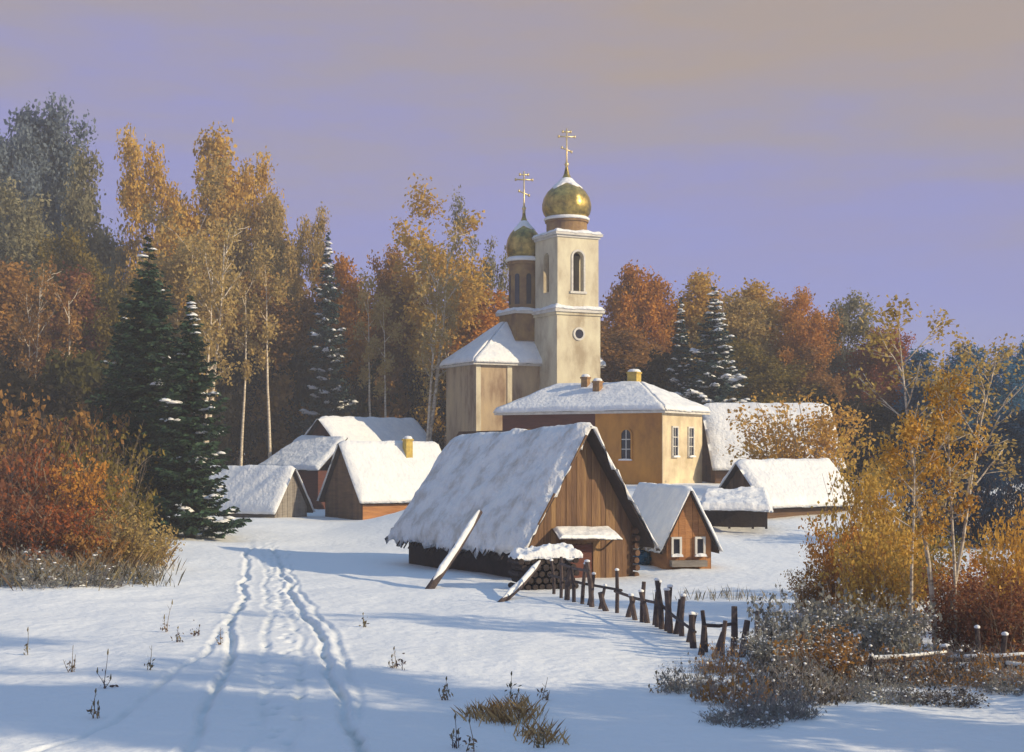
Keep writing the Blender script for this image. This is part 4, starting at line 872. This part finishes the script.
# dry brush in front (bare twigs)
bb = shrub('brush', 321, .9, 2.4, 120, 900, .028, 'brown_leaf', 'grey_twig', .25, .3, .009, up=.5, snowb=60)
for i, (px, py, h, wd, lab) in enumerate([(690, 690, .85, 1.9, 'leftmost tangle of bare brush below the stake fence'), (735, 702, 1.1, 2.3, 'bare grey brush tangle in front of the tumbledown stakes'), (775, 716, 1.0, 2.2, 'bare brush tangle nearest the bottom of the picture'),
                                       (790, 690, 1.1, 2.3, 'bare brush tangle below the grey snowy bushes'), (722, 672, .9, 1.7, 'bare brush tangle at the stake feet'), (845, 690, .7, 2.0, 'bare brush under the left end of the rail fence'),
                                       (905, 684, .7, 2.0, 'bare brush under the middle of the rail fence'), (965, 684, .8, 2.0, 'bare brush under the right half of the rail fence'), (1012, 690, .8, 1.9, 'bare brush at the right edge under the rail fence')]):
    x, y = ground_at(px, py); place(bb, x, y, h * (1.45 if i < 5 else 1.1), wd, i * 1.1, lab, 'brush', 'bare brush along the fences', 'sage_leaf' if i % 3 != 1 else 'brown_leaf')
for i, (px, py, h, wd, lab) in enumerate([(8, 582, 1.7, 4.2, 'bare dark brush before the thicket at the left edge'), (48, 584, 1.5, 4.0, 'bare dark brush before the reddish thicket bush'), (88, 584, 1.4, 3.8, 'bare dark brush before the brown thicket bush'), (126, 580, 1.3, 3.4, 'bare dark brush before the tan thicket bushes'), (28, 574, 2.0, 4.0, 'upright bare brush between the left edge and reddish bush'), (70, 576, 1.8, 4.0, 'upright bare brush in the middle of the left thicket')]):
    x, y = ground_at(px, py); place(bb, x, y, h, wd, i * 1.1, lab, 'brush', 'bare brush before the left thicket', None)
M['dark_brush'] = leafmat('dark_brush', (.15, .12, .09), (.04, .035, .035), (.09, .075, .06))
for i, (px, py, h, wd, lf, lab) in enumerate([(860, 682, 1.7, 2.6, 'dark_brush', 'dark tangle over the left end of the snowy rails'), (915, 680, 1.5, 2.6, 'brown_leaf', 'brown tangle over the middle of the snowy rails'), (962, 678, 1.6, 2.4, 'dark_brush', 'dark tangle below the birch trunks at the rails'),
        (1006, 682, 1.5, 2.4, 'brown_leaf', 'brown tangle on the rails at the right edge'), (808, 700, 1.5, 2.5, 'dark_brush', 'dark tangle in front of the grey bushes, left of the rails'), (760, 690, 1.3, 2.2, 'dark_brush', 'dark tangle right at the tumbledown stakes'),
        (740, 722, .9, 2.0, 'sage_leaf', 'lowest grey tangle at the bottom'), (880, 700, 1.0, 2.4, 'sage_leaf', 'grey tangle in the snow in front of the snowy rails'), (945, 702, .9, 2.4, 'dark_brush', 'low dark tangle in front of the middle of the rails')]):
    x, y = ground_at(px, py); place(bb, x, y, h, wd, i * 1.7 + .4, lab, 'brush', 'bare brush along the fences', lf)
# birches
b1_ = deciduous('birch', 401, 10.3, 3.7, .46, 3300, .046, .55, 13, .085, forks=2, shape='oval', bark='birch', leaf='amber_leaf', gap=.45)
b2_ = deciduous('birch', 402, 8, 2.6, .45, 2200, .046, .5, 11, .07, forks=1, shape='round', bark='birch', leaf='dull_gold', gap=.5, lean=.02)
x, y = ground_at(938, 650); place(b1_, x, y, Z(288, y) - G(x, y), 3.9, .7, 'tall thin birch with sparse yellow leaves and white forked trunks on the right', 'birch', 'birches on the right bank', 'dull_gold', 'birch')
x, y = ground_at(955, 652); place(b2_, x, y, Z(340, y) - G(x, y), 2.3, 2.6, 'slender birch close on the right of the tallest yellow birch', 'birch', 'birches on the right bank', 'amber_leaf', 'birch')
x, y = ground_at(912, 655); place(b2_, x, y, Z(390, y) - G(x, y), 2.4, 4.1, 'short birch with bent white stem left of the tallest yellow birch', 'birch', 'birches on the right bank', 'amber_leaf', 'birch')
# dark green bush beside tiny hut
dg = shrub('bush', 331, 1.0, 2.2, 40, 2500, .09, 'navy_leaf', 'twig', .4, .1, .012)
x, y = W(644, 70), 70.0; place(dg, x, y, 1.05, 2.2, 0, 'low dark green bush between the barn and the tiny hut', 'bush', None, 'blue_leaf')
M['hedge'] = leafmat('hedge_leaf', (.04, .07, .055), (.012, .022, .02)); dg.children[1].material_slots[0].material = M['hedge']

# ---------------------------------------------------------------- weeds in the snow
def weed(px, py, h, seed, lab, n=5, wide=.4, m='weed', heads=True, head_m='weed'):
    rnd = random.Random(seed); x, y = ground_at(px, py); root = tag(empty('weed', (x, y, G(x, y) - .03)), lab, 'weed', 'dry weeds poking through the snow'); mb = MB(); hd = MB()
    for i in range(n):
        a = rnd.uniform(0, 6.28); hh = h * (1 if i == 0 else rnd.uniform(.25, .65)); d = (math.cos(a) * (.1 if i == 0 else wide), math.sin(a) * .3 * (.2 if i == 0 else 1), 1)
        q = limb(mb, (rnd.uniform(-.08, .08), rnd.uniform(-.05, .05), 0), d, hh, .011, .004, 5, rnd, .12, .02, 4)
        for k in range(3): limb(mb, q[rnd.randint(1, 4)], (rnd.uniform(-1, 1), rnd.uniform(-.5, .5), .7), hh * .2, .006, .003, 2, rnd, .2, 0, 3)
        e = q[-1]; hd.tube([e - Vector((0, 0, .02)), e + Vector((0, 0, .03)), e + Vector((.01, 0, .10 * h / .6))], [.006, .024, .006], 5, rnd.random())
    mb.build('stems', M[m], root, fix=False)
    P = np.array([[rnd.gauss(0, .08), rnd.gauss(0, .07), abs(rnd.gauss(0, .06)) + .02] for _ in range(12)]); P[:, 2] *= 2.5; V, Q, T = leaf_quads(P, .028, rng.random(12), rng, 2.0); np_mesh('leaves', V, Q, T, M[m], root)
    if heads: hd.build('seed_heads', M[head_m], root, fix=False)
for i, (px, py, h, lab) in enumerate([(25, 655, .85, 'branching weed nearest the left edge'), (72, 672, .65, 'weed second from the left edge on the blue snow'), (107, 688, .80, 'weed with a bushy foot third from the left edge'),
        (95, 718, .65, 'lowest weed on the left blue snow'), (150, 670, .55, 'small weed between the blue shade and the lane'), (165, 632, .85, 'leaning dark stalk below the dark spruces'), (178, 642, .45, 'tiny stalk just right of the leaning dark stalk'),
        (220, 645, .42, 'tiny yellowish stalk beside the left wheel rut'), (364, 627, .38, 'tiny stalk alone right of the lane'), (394, 668, .55, 'thin stalk halfway between lane and brown grass tuft'), (402, 670, .35, 'short stalk touching the thin stalk right of the lane'),
        (445, 700, .45, 'greenish weed left of the brown grass tuft'), (511, 698, .55, 'yellow-headed weed behind the brown grass tuft'), (545, 700, .65, 'fuzzy weed right of the brown grass tuft'), (456, 748, .50, 'left weed of the pair at the bottom edge'),
        (470, 752, .55, 'right weed of the pair at the bottom edge'), (540, 748, .45, 'weed at the bottom edge below the brown grass tuft'), (655, 693, .4, 'low weed left of the bare brush tangles'), (196, 636, .3, 'barely visible stalk between lane and dark stalks')]):
    weed(px, py, h * (.8 + .45 * ((i * 37 % 10) / 10)), 500 + i, lab, n=(2, 6, 3, 5, 4)[i % 5], wide=(.25, .5, .9, .4, .7)[i % 5], m=('weed', 'straw', 'twig', 'straw')[i % 4], heads=i % 3 != 1)
grass('grass_tuft', [ground_at(px, py) for px, py in ((482, 716), (492, 720), (505, 722), (516, 722), (524, 716), (534, 735), (546, 742), (520, 708), (500, 712))], .34, 700, 'ochre_grass', 'tuft of brown and ochre dry grass in the foreground snow', .012, 1.1, (.2, .22))
grass('grass_tuft', [ground_at(px, py) for px, py in ((700, 600), (730, 598), (745, 600))], .5, 120, 'weed', 'sparse dry stalks on the sunny snow behind the stake fence', .012, .6, (.5, .3))

# trees standing just outside the frame on the right, whose long shadows cross the foreground snow
ts = deciduous('tree', 140, 20, 9, .46, 17000, .15, 1.6, 18, .25, shape='round', forks=2)
place(ts, 24.5, 17.2, 19, 6.0, 0, 'tall golden tree beyond the right edge, high crown over a bare trunk', 'tree', 'trees on the near right bank', 'dull_gold', 'birch')
place(TB[3], 21, 23.0, 15, 7, 2, 'orange tree nearest the viewer beyond the right edge', 'tree', 'trees on the near right bank', 'orange_leaf', 'birch')
place(lbs[0], 14.2, 25.2, 3.0, 4.0, 2, 'tall brown bush beyond the right end of the rail fence', 'bush', None, 'brown_leaf')
place(lbs[1], 15.2, 29.2, 3.0, 3.6, 1, 'olive bush behind the tall brown bush beyond the rail fence', 'bush', None, 'olive_leaf')
for o in (TB + US + [s1, s2, s3, s4] + lbs + [ya, yb, yc, bb, b1_, b2_, dg]): pass
for o in bpy.data.objects:
    for k in ('H', 'W'):
        if k in o: del o[k]
hzb = MB().box(-2700, 2700, -260, 4700, -4, 46).build('haze', M['snow']); hzb['kind'] = 'stuff'
hm = bpy.data.materials.new('haze'); hm.use_nodes = True; hn = hm.node_tree.nodes; hn.clear(); ho = hn.new('ShaderNodeOutputMaterial'); hv = hn.new('ShaderNodeVolumePrincipled')
hv.inputs['Color'].default_value = (.86, .88, .96, 1); hv.inputs['Density'].default_value = .0010; hm.node_tree.links.new(hv.outputs[0], ho.inputs['Volume'])
hzb.data.materials[0] = hm
